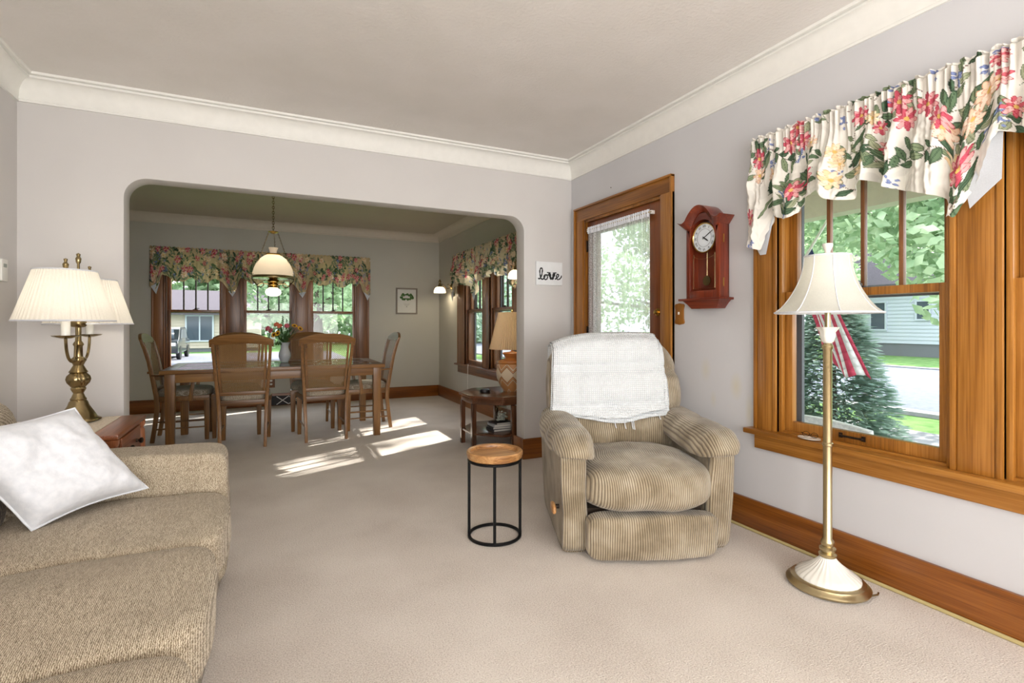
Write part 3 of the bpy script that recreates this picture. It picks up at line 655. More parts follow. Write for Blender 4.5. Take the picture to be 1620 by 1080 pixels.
# local frame: x to the right, y towards the back, front of the chair at y = 0
def wr(q, w_, seed=0, a=.012, f=9): 
    n = noise.noise_vector((w_.x * f, w_.y * f, w_.z * f + seed)); return w_ + Vector((n.x, n.y, n.z)) * a
for sg in (-1, 1):
    # arm panel: upright body of the arm
    def rb(q, w_): return w_.y if abs(q.x) > .93 else w_.x
    def armfn(q, w_, sg=sg):
        w_ = wr(q, w_, 3 * sg, .006, 6); w_.x += sg * .02 * (w_.z / .5) ; w_.y += .0
        if w_.y < .1: w_.y += .03 * (1 - w_.z / .5)
        return w_
    MB().soft((sg * .365, .43, .28), (.072, .40, .28), (8, 20, 14), 9, armfn, rb).build('arm', m_cord, rc)
    # padded arm top that rolls over the front and the outside
    def padfn(q, w_, sg=sg):
        u = (w_.y - .40) / .42                      # -1 front .. 1 back
        if u < -.6: w_.z -= .035 * ((-u - .6) / .4) ** 2
        ox = sg * (w_.x - sg * .375)
        w_.z -= 4 * max(0, ox - .03) ** 2 + 5 * max(0, -ox - .03) ** 2 * (1 + max(0, -u))
        w_.z += .02 * (u if u > 0 else 0)
        n = noise.noise((w_.x * 22, w_.y * 22, w_.z * 22)); fr = max(0, -u - .3)
        w_ = wr(q, w_, sg, .01, 10); w_ += Vector((0, -1, .3)) * n * .016 * fr
        return w_
    def padrib(q, w_): return w_.x + .3 * w_.z
    MB().soft((sg * .372, .385, .572), (.118, .41, .066), (22, 40, 14), 3.4, padfn, padrib).build('arm_pad', m_cord, rc)
# seat cushion
def seatfn(q, w_):
    dome = (1 - q.x ** 2) * (1 - q.y ** 2)
    if q.z > 0: w_.z += .025 * dome
    if q.y < 0: w_.y -= .03 * (1 - q.x ** 2) * (1 - q.z ** 2) + .0
    return wr(q, w_, 11, .014, 6)
MB().soft((0, .30, .342), (.338, .345, .115), (40, 36, 16), 4.5, seatfn, lambda q, w_: w_.x + .02 * sin(w_.y * 9)).build('seat_cushion', m_cord, rc)
# footrest panel (closed)
def ftfn(q, w_):
    if q.y < 0: w_.y -= .045 * (1 - q.x ** 2) * (1 - .5 * q.z ** 2) - .02 * (1 - (w_.z / .24))
    w_ = wr(q, w_, 17, .008, 7); w_.z = max(w_.z, .018); return w_
MB().soft((0, .015, .122), (.325, .055, .112), (40, 10, 18), 7, ftfn, lambda q, w_: w_.x).build('footrest', m_cord, rc)
# underframe
box(-.31, .31, .12, .80, .03, .22).build('base_frame', M('chair_underside', (60, 48, 38), .9), rc)
for sx in (-1, 1):
    for y in (.12, .74):
        MB().lathe([(.018, 0), (.022, .004), (.022, .03)], (sx * .27, y, 0), 12).build('glide', blackp, rc)
# back: three stitched sections leaning backwards
def backpt(x, z): return Vector((x, .56 + (z - .40) * .30, z))
def backfn(q, w_, z0=.36, z1=1.07, gk=1.0):
    z = w_.z; t = (z - z0) / (z1 - z0); wx = 1 + .04 * sin(pi * min(1, max(0, t * 1.1))) - .10 * max(0, t - .8) / .2
    w_.x *= wx; lean = (z - .40) * .27
    front = max(0, -q.y)
    groove = 0
    for zc, am in ((.86, .05), (.64, .03)): groove += gk * am * math.exp(-((z - zc) / .018) ** 2)
    puff = .05 * (abs(sin((z - .42) * pi / .24)) ** .5 if .42 < z < .9 else (sin(pi * min(1, max(0, (z - .9) / .19))) ** .5)) * (1 - .5 * q.x ** 4)
    w_.y += lean - front * (puff * (1 - .3 * abs(q.x)) - groove)
    w_ = wr(q, w_, 23, .010, 8)
    return w_
MB().soft((0, .66, .705), (.405, .115, .375), (44, 14, 60), 4.6, backfn, lambda q, w_: w_.x).build('backrest', m_cord, rc)
# lever
lv = MB().tube([(-.445, .12, .235), (-.475, .12, .235)], .012, 10).build('lever_pivot', iron, rc)
m = MB().soft((-.478, .095, .238), (.012, .05, .024), 8, 3, lambda q, w_: w_).build('lever_handle', mango['y'], rc)
# blanket draped over the back (rests on the chair: a thing of its own)
bl = thing('throw_blanket', 'white waffle-weave cotton blanket folded over the top of the recliner', 'blanket', (1.708, 1.965, 0), -radians(21.8))
def front_y(z, x):  # room-side surface of the back
    q = Vector((x / .405, -1, 0)); w_ = Vector((x, .545, z)); w_ = backfn(q, w_, gk=.35); return w_.y
def blk(u, v):
    # v 0 front hem .. 1 rear hem
    s = v * 1.25; x = -.400 + .69 * u; hemz = .60 + .008 * sin(u * 9) - .018 * sin(u * pi) + .03 * abs(u - .6)
    topz = 1.085 - .05 * (abs(x) / .38) ** 3
    fl = topz - hemz
    flare = (1 - min(1, s / fl)) * .0
    n = .006 * noise.noise((x * 14, v * 12, 2)) + .004 * sin(x * 40 + 2 * sin(v * 8))
    wd = 1.0 + .06 * (1 - min(1, s / fl))
    xx = x * wd
    if s < fl:
        z = hemz + s; y = front_y(z, xx * .95) - .022 - n; 
        e = max(0, (z - (topz - .05)) / .05); y += .0 + .03 * e * e
        z -= .012 * e
        return (xx, y, z)
    s2 = s - fl; yf = front_y(topz, xx * .95) - .022 + .03
    if s2 < .16: a = s2 / .16 * pi; return (xx, yf + .075 * (1 - cos(a)), topz - .012 + .018 * sin(a))
    s3 = s2 - .16; return (xx, yf + .15 + .02 * s3 + n, topz - .012 - s3)
mb = MB().grid(blk, 90, 130); mb.build('blanket_cloth', m_waffle, bl, solid=.009)
m = MB()
def blk2(u, v):
    p = Vector(blk(u * .95 + .012, v)); p.y -= .012 + .003 * sin(u * 30); p.z += (.03 - .03 * (1 - u)) * (1 - v) + .010; return p
MB().grid(blk2, 70, 110).build('folded_layer', m_waffle, bl, solid=.008)
for u, l_ in ((.52, .03), (.6, .035), (.66, .045), (.675, .05), (.9, .02)):
    p = Vector(blk(u, 0)); MB().tube([p, p + Vector((.002, -.004, -l_ * .5)), p + Vector((.008, -.002, -l_))], .003, 6).build('tassel', fabw, bl)

# ------------------------------------------------------------------ round accent table
st = thing('accent_table', 'small round wooden-topped accent table on black metal legs beside the recliner', 'side table', (1.125, 2.57, 0))
MB().lathe([(0, .452), (.120, .452), (.124, .456), (.130, .457), (.134, .470), (.148, .474), (.154, .468), (.155, .452), (.150, .444), (.150, .436), (.143, .430), (0, .430)], (0, 0, 0), 64).build('table_top', mango['x'], st)
MB().tube([(.142 * cos(a), .142 * sin(a), .422) for a in [2 * pi * i / 48 for i in range(48)]], .008, 8, closed=True).build('upper_ring', black, st)
MB().tube([(.140 * cos(a), .140 * sin(a), .009) for a in [2 * pi * i / 48 for i in range(48)]], .009, 8, closed=True).build('lower_ring', black, st)
for a in (radians(-113.6), radians(-23.6), radians(66.4), radians(156.4)):
    MB().tube([(.140 * cos(a), .140 * sin(a), .01), (.140 * cos(a), .140 * sin(a), .425)], .008, 10).build('leg', black, st)

# ------------------------------------------------------------------ floor lamp
fl = thing('floor_lamp', 'brass floor lamp with white bell shade and fluted white base by the window', 'lamp', (2.25, 1.44, 0))
MB().lathe([(0, 0), (.150, 0), (.162, .006), (.165, .014), (.158, .022), (.150, .026), (.146, .034), (.125, .040), (0, .040)], n=56).build('base_plate', satinb, fl)
MB().lathe([(.128, .038), (.126, .048), (.108, .062), (.082, .078), (.058, .096), (.040, .114), (.03, .128), (0, .13)], n=84, flute=lambda t, a, z: .035 * (1 - abs(2 * t - 1) ** 3) * sin(28 * a)).build('ceramic_base', white, fl)
MB().lathe([(.022, .125), (.034, .132), (.036, .142), (.024, .150), (.032, .158), (.033, .168), (.022, .176), (.028, .186), (.026, .200), (.018, .210), (.018, .62), (.022, .624), (.022, .634), (.018, .638), (.018, 1.05), (.022, 1.055), (.024, 1.066), (.018, 1.074), (.014, 1.08)], n=28).build('pole', satinb, fl)
MB().lathe([(.014, 1.078), (.024, 1.086), (.030, 1.11), (.030, 1.128), (.040, 1.142), (.046, 1.150), (.040, 1.150), (.02, 1.13)], n=36, flute=lambda t, a, z: .14 * t * sin(6 * a) if t < .95 else 0, cap=False).build('tulip_cup', white, fl)
MB().lathe([(.012, 1.13), (.012, 1.30), (.018, 1.30), (.018, 1.34)], n=16).build('candle_socket', satinb, fl)
MB().sphere((0, 0, 1.37), .03).build('bulb', bulb_m, fl)
hp = []
for i in range(13):
    t = i / 12; hp.append((.212 - .120 * (sin(t * pi / 2) ** .75) + 0.0 * t, 1.214 + .252 * t))
def belly(t, a, z): return -.028 * abs(sin(4 * a)) ** .6 * (1 - .3 * t)
shd = MB().lathe(hp, n=96, flute=belly, cap=False).build('lamp_shade', sh_bell, fl)
m = MB().tube([(hp[0][0] * (1 + belly(0, a, 0)) * cos(a), hp[0][0] * (1 + belly(0, a, 0)) * sin(a), 1.214) for a in [2 * pi * i / 96 for i in range(96)]], .0045, 6, closed=True)
m.build('bottom_trim', fabw, shd)
MB().tube([(hp[-1][0] * (1 + belly(1, a, 0)) * cos(a), hp[-1][0] * (1 + belly(1, a, 0)) * sin(a), 1.466) for a in [2 * pi * i / 96 for i in range(96)]], .004, 6, closed=True).build('top_trim', fabw, shd)
for k_ in range(8):
    a = k_ * pi / 4; MB().tube([(r * 1.004 * cos(a), r * 1.004 * sin(a), z) for r, z in hp], .0022, 5).build('seam', fabw, shd)
MB().lathe([(.006, 1.46), (.010, 1.47), (.012, 1.49), (.022, 1.515), (.020, 1.522), (0, 1.522)], n=20).build('finial', white, fl)
MB().tube([(.05, -.15, .012), (.085, -.16, .014), (.11, -.15, .012)], .004, 6).build('cord', brass, fl)
light('floor_lamp_bulb', 'POINT', (2.25, 1.44, 1.37), 5, (1, .9, .74), radius=.03)

# ------------------------------------------------------------------ table-lamp end table beside the sofa
et = thing('end_table', 'reddish wooden end table with drawer behind the sofa arm', 'end table', (-.94, 3.29, 0))
m = box(-.30, .30, -.31, .31, .615, .64); m.build('table_top', cherry2['y'], et, bevel=.006)
def gallery():
    return [(-.29, .615), (.29, .615), (.29, .55), (.285, .48), (.24, .43), (.2, .40), (-.2, .40), (-.24, .43), (-.285, .48), (-.29, .55)]
for x in (-.27, .27):
    MB().prism([(-.26, .615), (.26, .615), (.262, .56), (.272, .50), (.30, .44), (.30, .42), (-.30, .42), (-.30, .44), (-.272, .50), (-.262, .56)], x - .01, x + .01, 'x').build('side_panel', cherry2['y'], et, bevel=.002)
box(-.26, .26, -.29, -.27, .42, .615).build('apron', cherry2['x'], et); box(-.26, .26, .27, .29, .42, .615).build('apron', cherry2['x'], et)
dwr = box(.281, .292, -.20, .20, .455, .60).build('drawer', cherry2['y'], et, bevel=.002)
kn = MB().lathe([(0, 0), (.009, 0), (.007, .012), (.014, .018), (.016, .026), (.010, .032), (0, .033)], n=16)
for y in (-.1, .1):
    MB().lathe([(0, 0), (.009, 0), (.007, .012), (.014, .018), (.016, .026), (.010, .032), (0, .033)], n=16).xf(lambda v: Vector((.292 + v.z, y + v.x, .53 + v.y))).build('knob', iron, dwr)
for sx in (-1, 1):
    for sy in (-1, 1):
        MB().lathe([(.016, 0), (.022, .02), (.017, .05), (.026, .12), (.02, .20), (.026, .30), (.020, .40), (.030, .42), (.026, .56), (.018, .57), (.028, .59), (.028, .612), (.02, .616), (0, .616)], (sx * .272, sy * .285, 0), 20).build('leg', cherry2['z'], et)
rn = thing('table_runner', 'cream lace runner on the wooden end table under the brass lamp', 'table runner', (-.97, 3.29, .642))
MB().grid(lambda u, v: (-.24 + .46 * u, -.285 + .57 * v + .006 * sin(u * 60) * (1 if v in (0, 1) else 0), .001 * noise.noise((u * 9, v * 9, 0))), 60, 30).build('lace_cloth', m_doily if 'm_doily' in globals() else M('lace_cream', (232, 222, 206), .9, c2=(206, 190, 170), scale=120, bump=.4), rn, solid=.002)
MB().grid(lambda u, v: (-.24 + .46 * u, -.296 - .004 * sin(v * 5), -.003 - (.095 + .012 * abs(sin(u * 28))) * v), 80, 6).build('lace_drop', sheer('lace_drop', .7, 70), rn)

# two-arm brass lamp
tl = thing('table_lamp', 'brass two-arm table lamp with two ivory pleated shades on the end table', 'lamp', (-.915, 3.46, .645))
MB().lathe([(0, 0), (.088, 0), (.096, .006), (.094, .014), (.080, .022), (.066, .05), (.046, .085), (.040, .105), (.034, .112), (.036, .12), (.030, .128), (.022, .15), (.03, .165), (.034, .175), (.030, .182), (.028, .186)], n=40, flute=lambda t, a, z: .05 * sin(6 * a) * max(0, 1 - t * 3)).build('base', brass, tl)
MB().lathe([(.03, .184), (.046, .205), (.052, .225), (.048, .242), (.034, .258)], n=64, flute=lambda t, a, z: .05 * sin(14 * a + 9 * z * 6)).build('ribbed_knop', brass, tl)
MB().lathe([(.034, .256), (.042, .264), (.036, .272), (.022, .30), (.030, .318), (.036, .326), (.032, .334), (.020, .345), (.018, .40), (.024, .41), (.020, .42), (.013, .43), (.013, .50), (.03, .505), (.036, .515), (.036, .54), (.028, .55), (.013, .56), (.008, .57), (.006, .84), (.011, .85), (.013, .87), (.007, .88), (.010, .893), (0, .90)], n=28).build('stem', brass, tl)
for sg, oz in ((-1, 0), (1, -.012)):
    c = Vector((0, sg * .19, 0))
    m = MB().tube([(0, sg * (.02 + .17 * sin(t * pi / 2)), .335 - .012 * sin(t * pi) * 2 + .12 * (1 - cos(t * pi / 2)) ** 1.2) for t in [i / 14 for i in range(15)]], .007, 8)
    m.tube([(0, sg * .02, .33), (0, sg * .045, .35), (0, sg * .04, .40), (0, sg * .02, .50), (0, sg * .03, .55), (0, 0, .56)], .005, 8); m.build('arm', brass, tl)
    MB().lathe([(0, .445), (.02, .447), (.05, .456), (.056, .462), (.05, .462), (.02, .456)], c, 30, flute=lambda t, a, z: .08 * t * sin(8 * a)).build('drip_tray', brass, tl)
    MB().lathe([(.019, .458), (.019, .535), (.015, .54), (0, .54)], c, 20).build('candle_sleeve', white, tl)
    MB().tube([c + Vector((0, 0, .53)), c + Vector((0, 0, .80))], .004, 6).lathe([(.006, .795), (.011, .803), (.013, .82), (.006, .83), (.009, .845), (0, .85)], c, 14).build('harp_rod', brass, tl)
    MB().tube([(0, 0, .55), c + Vector((0, 0, .552))], .006, 8).build('cross_arm', brassb, tl)
    MB().sphere(c + Vector((0, 0, .62)), .028).build('bulb', bulb_m, tl)
    n_ = 180; rb_ = .2; rt = .124; z0, z1 = .536 + oz * 1.3, .786 + oz * 1.3
    sm = MB().lathe([(rb_ + (rt - rb_) * t, z0 + (z1 - z0) * t) for t in (0, .25, .5, .75, 1)], c, n_, flute=lambda t, a, z: .012 * sin(60 * a), cap=False).build('lamp_shade', sh_white, tl)
    MB().tube([c + Vector((rb_ * cos(a), rb_ * sin(a), z0)) for a in [2 * pi * i / 60 for i in range(60)]], .004, 6, closed=True).build('shade_trim', fabw, sm)
    MB().tube([c + Vector((rt * cos(a), rt * sin(a), z1)) for a in [2 * pi * i / 60 for i in range(60)]], .004, 6, closed=True).build('shade_trim', fabw, sm)
    light('table_lamp_bulb', 'POINT', (-.915, 3.46 + sg * .19, .645 + .62), 4.5, (1, .88, .72), radius=.03)

# ------------------------------------------------------------------ sofa
so = thing('sofa', 'beige woven fabric three-seat sofa along the left wall', 'sofa', (-.72, 1.6, 0))
SX = -.72; SY = 1.6
def S(x, y, z): return (x - SX, y - SY, z)
box(-1.26 - SX, -.20 - SX, .46 - SY, 2.74 - SY, .05, .28).build('frame', m_sofa, so, bevel=.03, seg=4)
MB().grid(lambda u, v: S(-.192 - .006 * v + .003 * sin(u * 40), .50 + 2.18 * u, .30 - .28 * v), 60, 6).build('skirt', m_sofa, so, solid=.012)
for x in (-1.2, -.3):
    for y in (.52, 2.66): MB().lathe([(.02, 0), (.028, .06)], S(x, y, 0), 12).build('foot', walnut['z'], so)
def armS(q, w_):
    w_ = wr(q, w_, 5, .008, 5)
    if q.z > 0 and q.x > 0: w_.z -= .012 * q.x
    return w_
for y in (2.64, .56):
    MB().soft(S(-.71, y, .332), (.548, .125, .296), (40, 14, 20), 14, armS).build('arm', m_sofa, so)
for i in range(3):
    y0 = 2.515 - i * .588
    def cu(q, w_, i=i):
        dome = (1 - q.x ** 2) * (1 - q.y ** 2)
        if q.z > 0: w_.z += .022 * dome
        if q.x > 0: w_.x += .022 * (1 - q.y ** 2)
        return wr(q, w_, 31 + i, .010, 5)
    MB().soft(S(-.52, y0 - .294, .375), (.365, .292, .088), (34, 26, 14), 8, cu).build('seat_cushion', m_sofa, so)
def bk(q, w_): w_.x -= (w_.z - .45) * .12; return wr(q, w_, 41, .008, 5)
MB().soft(S(-.965, 1.6, .59), (.125, 1.17, .33), (10, 60, 14), 5, bk).build('back_frame', m_sofa, so)
for i in range(3):
    def bc(q, w_, i=i):
        w_.x += .03 * (1 - q.y ** 2) * (1 - q.z ** 2) * (1 if q.x > 0 else 0) - (w_.z - .45) * .32; return wr(q, w_, 51 + i, .012, 6)
    MB().soft(S(-.90, 2.21 - i * .61, .63), (.085, .30, .20), (12, 22, 18), 3.6, bc).build('back_cushion', m_sofad, so)
# white throw pillow leaning on the back cushions
pl = thing('throw_pillow', 'white linen throw pillow on the sofa seat against the far arm', 'pillow', (-.69, 2.34, .64))
BL, BR, TR, TL = Vector((-.70, 2.19, .485)), Vector((-.425, 2.42, .52)), Vector((-.66, 2.45, .845)), Vector((-.96, 2.17, .82))
cen = (BL + BR + TR + TL) / 4; nrm = (BR - BL).cross(TL - BL).normalized()
def pil(u, v, sg):
    a = BL.lerp(BR, u); b = TL.lerp(TR, u); p = a.lerp(b, v); uu, vv = 2 * u - 1, 2 * v - 1
    pin = 1 - .10 * (1 - vv * vv) * abs(uu) ** 2 * 0 
    e = (1 - uu ** 4) * (1 - vv ** 4); th = .095 * e ** .6
    inw = cen - p; k_ = .10 * ((1 - vv * vv) * abs(uu) ** 3 + (1 - uu * uu) * abs(vv) ** 3)
    p = p + inw * k_
    n_ = noise.noise((u * 4, v * 4, sg * 3)) * .022 * e + noise.noise((u * 11, v * 11, sg * 5)) * .009 * e ** .3
    return p + nrm * (sg * th + n_ * sg) - Vector((-.69, 2.34, .64))
mb = MB().grid(lambda u, v: pil(u, v, 1), 36, 36).grid(lambda u, v: pil(u, v, -1), 36, 36); po = mb.build('pillow_cover', fabw, pl)
edge = [pil(t, 0, 0) for t in [i / 14 for i in range(14)]] + [pil(1, t, 0) for t in [i / 14 for i in range(14)]] + [pil(1 - t, 1, 0) for t in [i / 14 for i in range(14)]] + [pil(0, 1 - t, 0) for t in [i / 14 for i in range(14)]]
MB().tube(edge, .0045, 6, closed=True).build('piping', fabw, pl)

# ------------------------------------------------------------------ wall clock
ck = thing('wall_clock', 'cherry-wood pendulum wall clock between the front door and the window', 'clock', (R, 2.31, 1.26))
def W(x, y, z): return (x, y, z)
CW = .132; fx = -.082
def cpt(m): return m
ch = .022
poly = [(0, -CW), (fx + ch, -CW), (fx, -CW + ch * 1.2), (fx, CW - ch * 1.2), (fx + ch, CW), (0, CW)]
m = MB()
for a, b in ((-CW, -CW + .03), (CW - .03, CW)):
    m.box(fx, 0, a, b, .06, .53)
m.box(fx, 0, -CW + .03, CW - .03, .06, .11).box(-.012, 0, -CW, CW, .06, .54)
m.build('case', cherry['z'], ck, bevel=.004)
# arched top of the case front, with the round-headed opening
op = [(-.092, .53)] + [(-.092 * cos(t), .445 + .105 * sin(t)) for t in [pi * i / 16 for i in range(17)]]
ar = []
n_ = 24
outer_ = [(-CW + 2 * CW * i / n_, .53 + .055 * sin(pi * i / n_)) for i in range(n_ + 1)]
innr_ = [(-.1 + .2 * i / n_, .43 + .115 * sqrt(max(0, 1 - (2 * i / n_ - 1) ** 2))) for i in range(n_ + 1)]
m = MB(); vs = []; fs = []
for x in (fx, -.01):
    vs += [(x, p[0], p[1]) for p in outer_] + [(x, p[0], p[1]) for p in innr_]
N = n_ + 1
for i in range(n_):
    fs += [(i, i + 1, N + i + 1, N + i), (2 * N + i, 2 * N + i + 1, 3 * N + i + 1, 3 * N + i), (i, i + 1, 2 * N + i + 1, 2 * N + i), (N + i, N + i + 1, 3 * N + i + 1, 3 * N + i)]
m.add(vs, fs).build('arched_head', cherry['y'], ck)
# bonnet: arched crown moulding with flared ends
def bon(t): # -1..1 -> z of top
    a = abs(t)
    if a < .62: return .545 + .085 * cos(a / .62 * pi / 2) ** .8
    return .545 - .012 * sin((a - .62) / .38 * pi)
top = [(t * .172, bon(t) + (.0 if abs(t) < .62 else .004)) for t in [-1 + 2 * i / 40 for i in range(41)]]
bot = [(t * .135, bon(t) - .04 + (0 if abs(t) < .62 else -.002)) for t in [1 - 2 * i / 40 for i in range(41)]]
m = MB()
v = []; f = []
for k_, (dx, off) in enumerate(((-.125, 0), (-.118, 1), (0, 1), (0, 0))):
    for i in range(41):
        p = top[i] if off == 0 else (bot[40 - i])
        v.append((dx if off == 0 or dx == 0 else -.088, p[0], p[1]))
for k_ in range(4):
    l_ = (k_ + 1) % 4
    for i in range(40): f.append((k_ * 41 + i, k_ * 41 + i + 1, l_ * 41 + i + 1, l_ * 41 + i))
f += [(0, 41, 82, 123), (40, 81, 122, 163)]
m.add(v, f).build('bonnet', cherry['y'], ck, bevel=.003)
# lower plinth, tapered
m = MB().box(-.118, 0, -.165, .165, .05, .064)
m.add([(x, y, z) for z, yy, xx in ((.05, .145, -.10), (.03, .125, -.085), (.0, .10, -.07)) for x, y in ((0, -yy), (xx, -yy), (xx, yy), (0, yy))], [(0, 1, 5, 4), (1, 2, 6, 5), (2, 3, 7, 6), (4, 5, 9, 8), (5, 6, 10, 9), (6, 7, 11, 10), (8, 9, 10, 11)]).build('plinth', cherry['y'], ck, bevel=.002)
def disc(r, x, z, th, n=40): return MB().lathe([(0, 0), (r, 0), (r, th), (0, th)], n=n).xf(lambda v: Vector((x - v.z, v.x, z + v.y)))
dz = .434
dial = disc(.088, -.062, dz, .003).build('dial', M('dial_white', (222, 228, 234), .5), ck)
MB().tube([(-.068, .089 * cos(a), dz + .089 * sin(a)) for a in [2 * pi * i / 48 for i in range(48)]], .004, 6, closed=True).build('bezel', brassb, ck)
MB().tube([(-.0655, .055 * cos(a), dz + .055 * sin(a)) for a in [2 * pi * i / 48 for i in range(48)]], .0009, 4, closed=True).build('chapter_ring', blackp, dial)
def text_mesh(s, size):
    cu = bpy.data.curves.new('t', 'FONT'); cu.body = s; cu.size = size; cu.align_x = 'CENTER'; cu.align_y = 'CENTER'; cu.extrude = .0004
    o = bpy.data.objects.new('t', cu); me = o.to_mesh(); vs = [tuple(v.co) for v in me.vertices]; fs = [tuple(p.vertices) for p in me.polygons]; o.to_mesh_clear(); bpy.data.objects.remove(o); bpy.data.curves.remove(cu); return vs, fs
m = MB()
for h, s_ in enumerate(('XII', 'I', 'II', 'III', 'IIII', 'V', 'VI', 'VII', 'VIII', 'IX', 'X', 'XI')):
    vs, fs = text_mesh(s_, .021); a = -h * pi / 6
    # seen from the room (looking along +x) the viewer's right is -y
    out_ = []
    for (x, y, z) in vs:
        X_ = x * cos(a) - (y + .070) * sin(a); Y_ = x * sin(a) + (y + .070) * cos(a); out_.append((-.0658 - z, -X_, dz + Y_))
    MB().add(out_, fs).build('numeral', blackp, dial, smooth=0)
def hand(ang, ln, wd):
    c_, s_ = cos(ang), sin(ang); pts = [(-wd, -.012), (wd, -.012), (wd * 1.4, ln * .6), (0, ln), (-wd * 1.4, ln * .6)]
    return MB().prism([(-(x * c_ + y * s_), dz + (-x * s_ + y * c_)) for x, y in pts], -.069, -.0675, 'x')
hand(radians(60), .075, .0018).build('minute_hand', blackp, dial); hand(radians(125), .045, .003).build('hour_hand', blackp, dial)
MB().tube([(-.04, 0, .36), (-.04, 0, .19)], .0028, 8).build('pendulum_rod', brass, ck)
disc(.03, -.040, .172, .006).build('pendulum_bob', brass, ck)
box(-.066, -.064, -.098, .098, .11, .53).build('door_glass', m_glass, ck)
MB().tube([(-.067, -.085, .34), (-.067, -.085, .125), (-.067, .085, .125), (-.067, .085, .34)], .0011, 5).build('gilt_line', brass, ck)
MB().tube([(-.067, .085 * cos(a), .355 + .03 * sin(a) - .02) for a in [pi + pi * i / 12 for i in range(13)]], .0011, 5).build('gilt_line', brass, ck)
for z in (.13, .39): box(fx + .03, fx + .036, -CW - .003, -CW, z, z + .05).build('hinge', brassb, ck)

# ------------------------------------------------------------------ small wall things
sw = thing('switch_plate', 'carved oak light switch plate beside the front door', 'switch plate', (R, 2.578, 1.232))
pp = [(-.043, -.055), (-.036, -.066), (-.02, -.068), (0, -.072), (.02, -.068), (.036, -.066), (.043, -.055), (.036, -.03), (.036, .03), (.043, .055), (.036, .066), (.02, .068), (0, .072), (-.02, .068), (-.036, .066), (-.043, .055), (-.036, .03), (-.036, -.03)]
MB().prism(pp, -.012, -.001, 'x').build('plate', oak['z'], sw, bevel=.003)
box(-.02, -.012, -.005, .005, -.004, .014).build('toggle', white, sw, bevel=.002)
MB().lathe([(.004, 0), (.003, .002), (0, .0025)], n=10).xf(lambda v: Vector((-.012 - v.z, v.x, .03 + v.y))).build('screw', brassb, sw)
MB().lathe([(.004, 0), (.003, .002), (0, .0025)], n=10).xf(lambda v: Vector((-.012 - v.z, v.x, -.03 + v.y))).build('screw', brassb, sw)
nl = MB().lathe([(.004, 0), (.003, .004), (0, .005)], n=10).xf(lambda v: Vector((R - v.z, 3.34 + v.x, 2.26 + v.y))).build('nail', iron)
nl['label'] = 'small nail head in the wall above the front door casing'; nl['category'] = 'nail'
# thermostat on the left wall
th = thing('thermostat', 'small white thermostat on the left wall at the edge of the picture', 'thermostat', (L, 3.72, 1.46))
m = box(.001, .022, -.035, .035, -.06, .06).build('body', whitep, th, bevel=.004); box(.022, .023, -.02, .02, .015, .035).build('display', M('lcd', (150, 158, 150), .3), th)
# love sign
ls = thing('love_sign', 'white canvas sign with black "love" script on the wall left of the front door', 'sign', (2.241, D, 1.613))
box(-.132, .132, -.018, -.001, -.102, .102).build('canvas', M('canvas_white', (232, 234, 236), .8), ls, bevel=.002)
def stroke(pts, r=.0042): return MB().tube([(x, -.0195, z) for x, z in pts], [r * (.75 + .5 * abs(sin(i * .5))) for i in range(len(pts))], 6, sq=(1, 1))
def spl(P, n=8):
    out_ = []
    for i in range(len(P) - 1):
        p0, p1, p2, p3 = P[max(0, i - 1)], P[i], P[i + 1], P[min(len(P) - 1, i + 2)]
        for k_ in range(n):
            t = k_ / n; out_.append(tuple(.5 * ((2 * p1[j]) + (-p0[j] + p2[j]) * t + (2 * p0[j] - 5 * p1[j] + 4 * p2[j] - p3[j]) * t * t + (-p0[j] + 3 * p1[j] - 3 * p2[j] + p3[j]) * t ** 3) for j in (0, 1)))
    out_.append(P[-1]); return out_
lt = [[(-.115, -.045), (-.10, -.05), (-.08, -.02), (-.072, .03), (-.085, .045), (-.098, .02), (-.092, -.03), (-.075, -.055), (-.055, -.04), (-.04, -.015)],
      [(-.04, -.012), (-.055, -.022), (-.055, -.045), (-.038, -.055), (-.022, -.042), (-.024, -.02), (-.04, -.012), (-.02, -.014), (-.005, -.01)],
      [(.055, -.05), (.075, -.035), (.09, -.022), (.092, -.008), (.08, -.004), (.07, -.02), (.074, -.042), (.09, -.05), (.115, -.035), (.122, -.015)]]
for p in lt: stroke(spl(p), .0052).build('letter', blackp, ls)
for sg in (-1, 1):     # two little footprints forming the third letter
    cx = .022 + sg * .019
    m = MB(); a = sg * .35
    def fe(x, z, rx, rz):
        m.prism([(cx + (x + rx * cos(t)) * cos(a) + (z + rz * sin(t)) * sin(a), -.018 - (x + rx * cos(t)) * sin(a) + (z + rz * sin(t)) * cos(a)) for t in [2 * pi * i / 14 for i in range(14)]], -.0205, -.018, 'y')
    fe(0, .006, .0145, .019); fe(0, -.022, .0105, .018)
    for k_ in range(5): fe(-sg * (-.014 + .0072 * k_), .032 - .0025 * k_, .0046 - .0005 * k_, .0058 - .0005 * k_)
    m.build('footprint', blackp, ls)
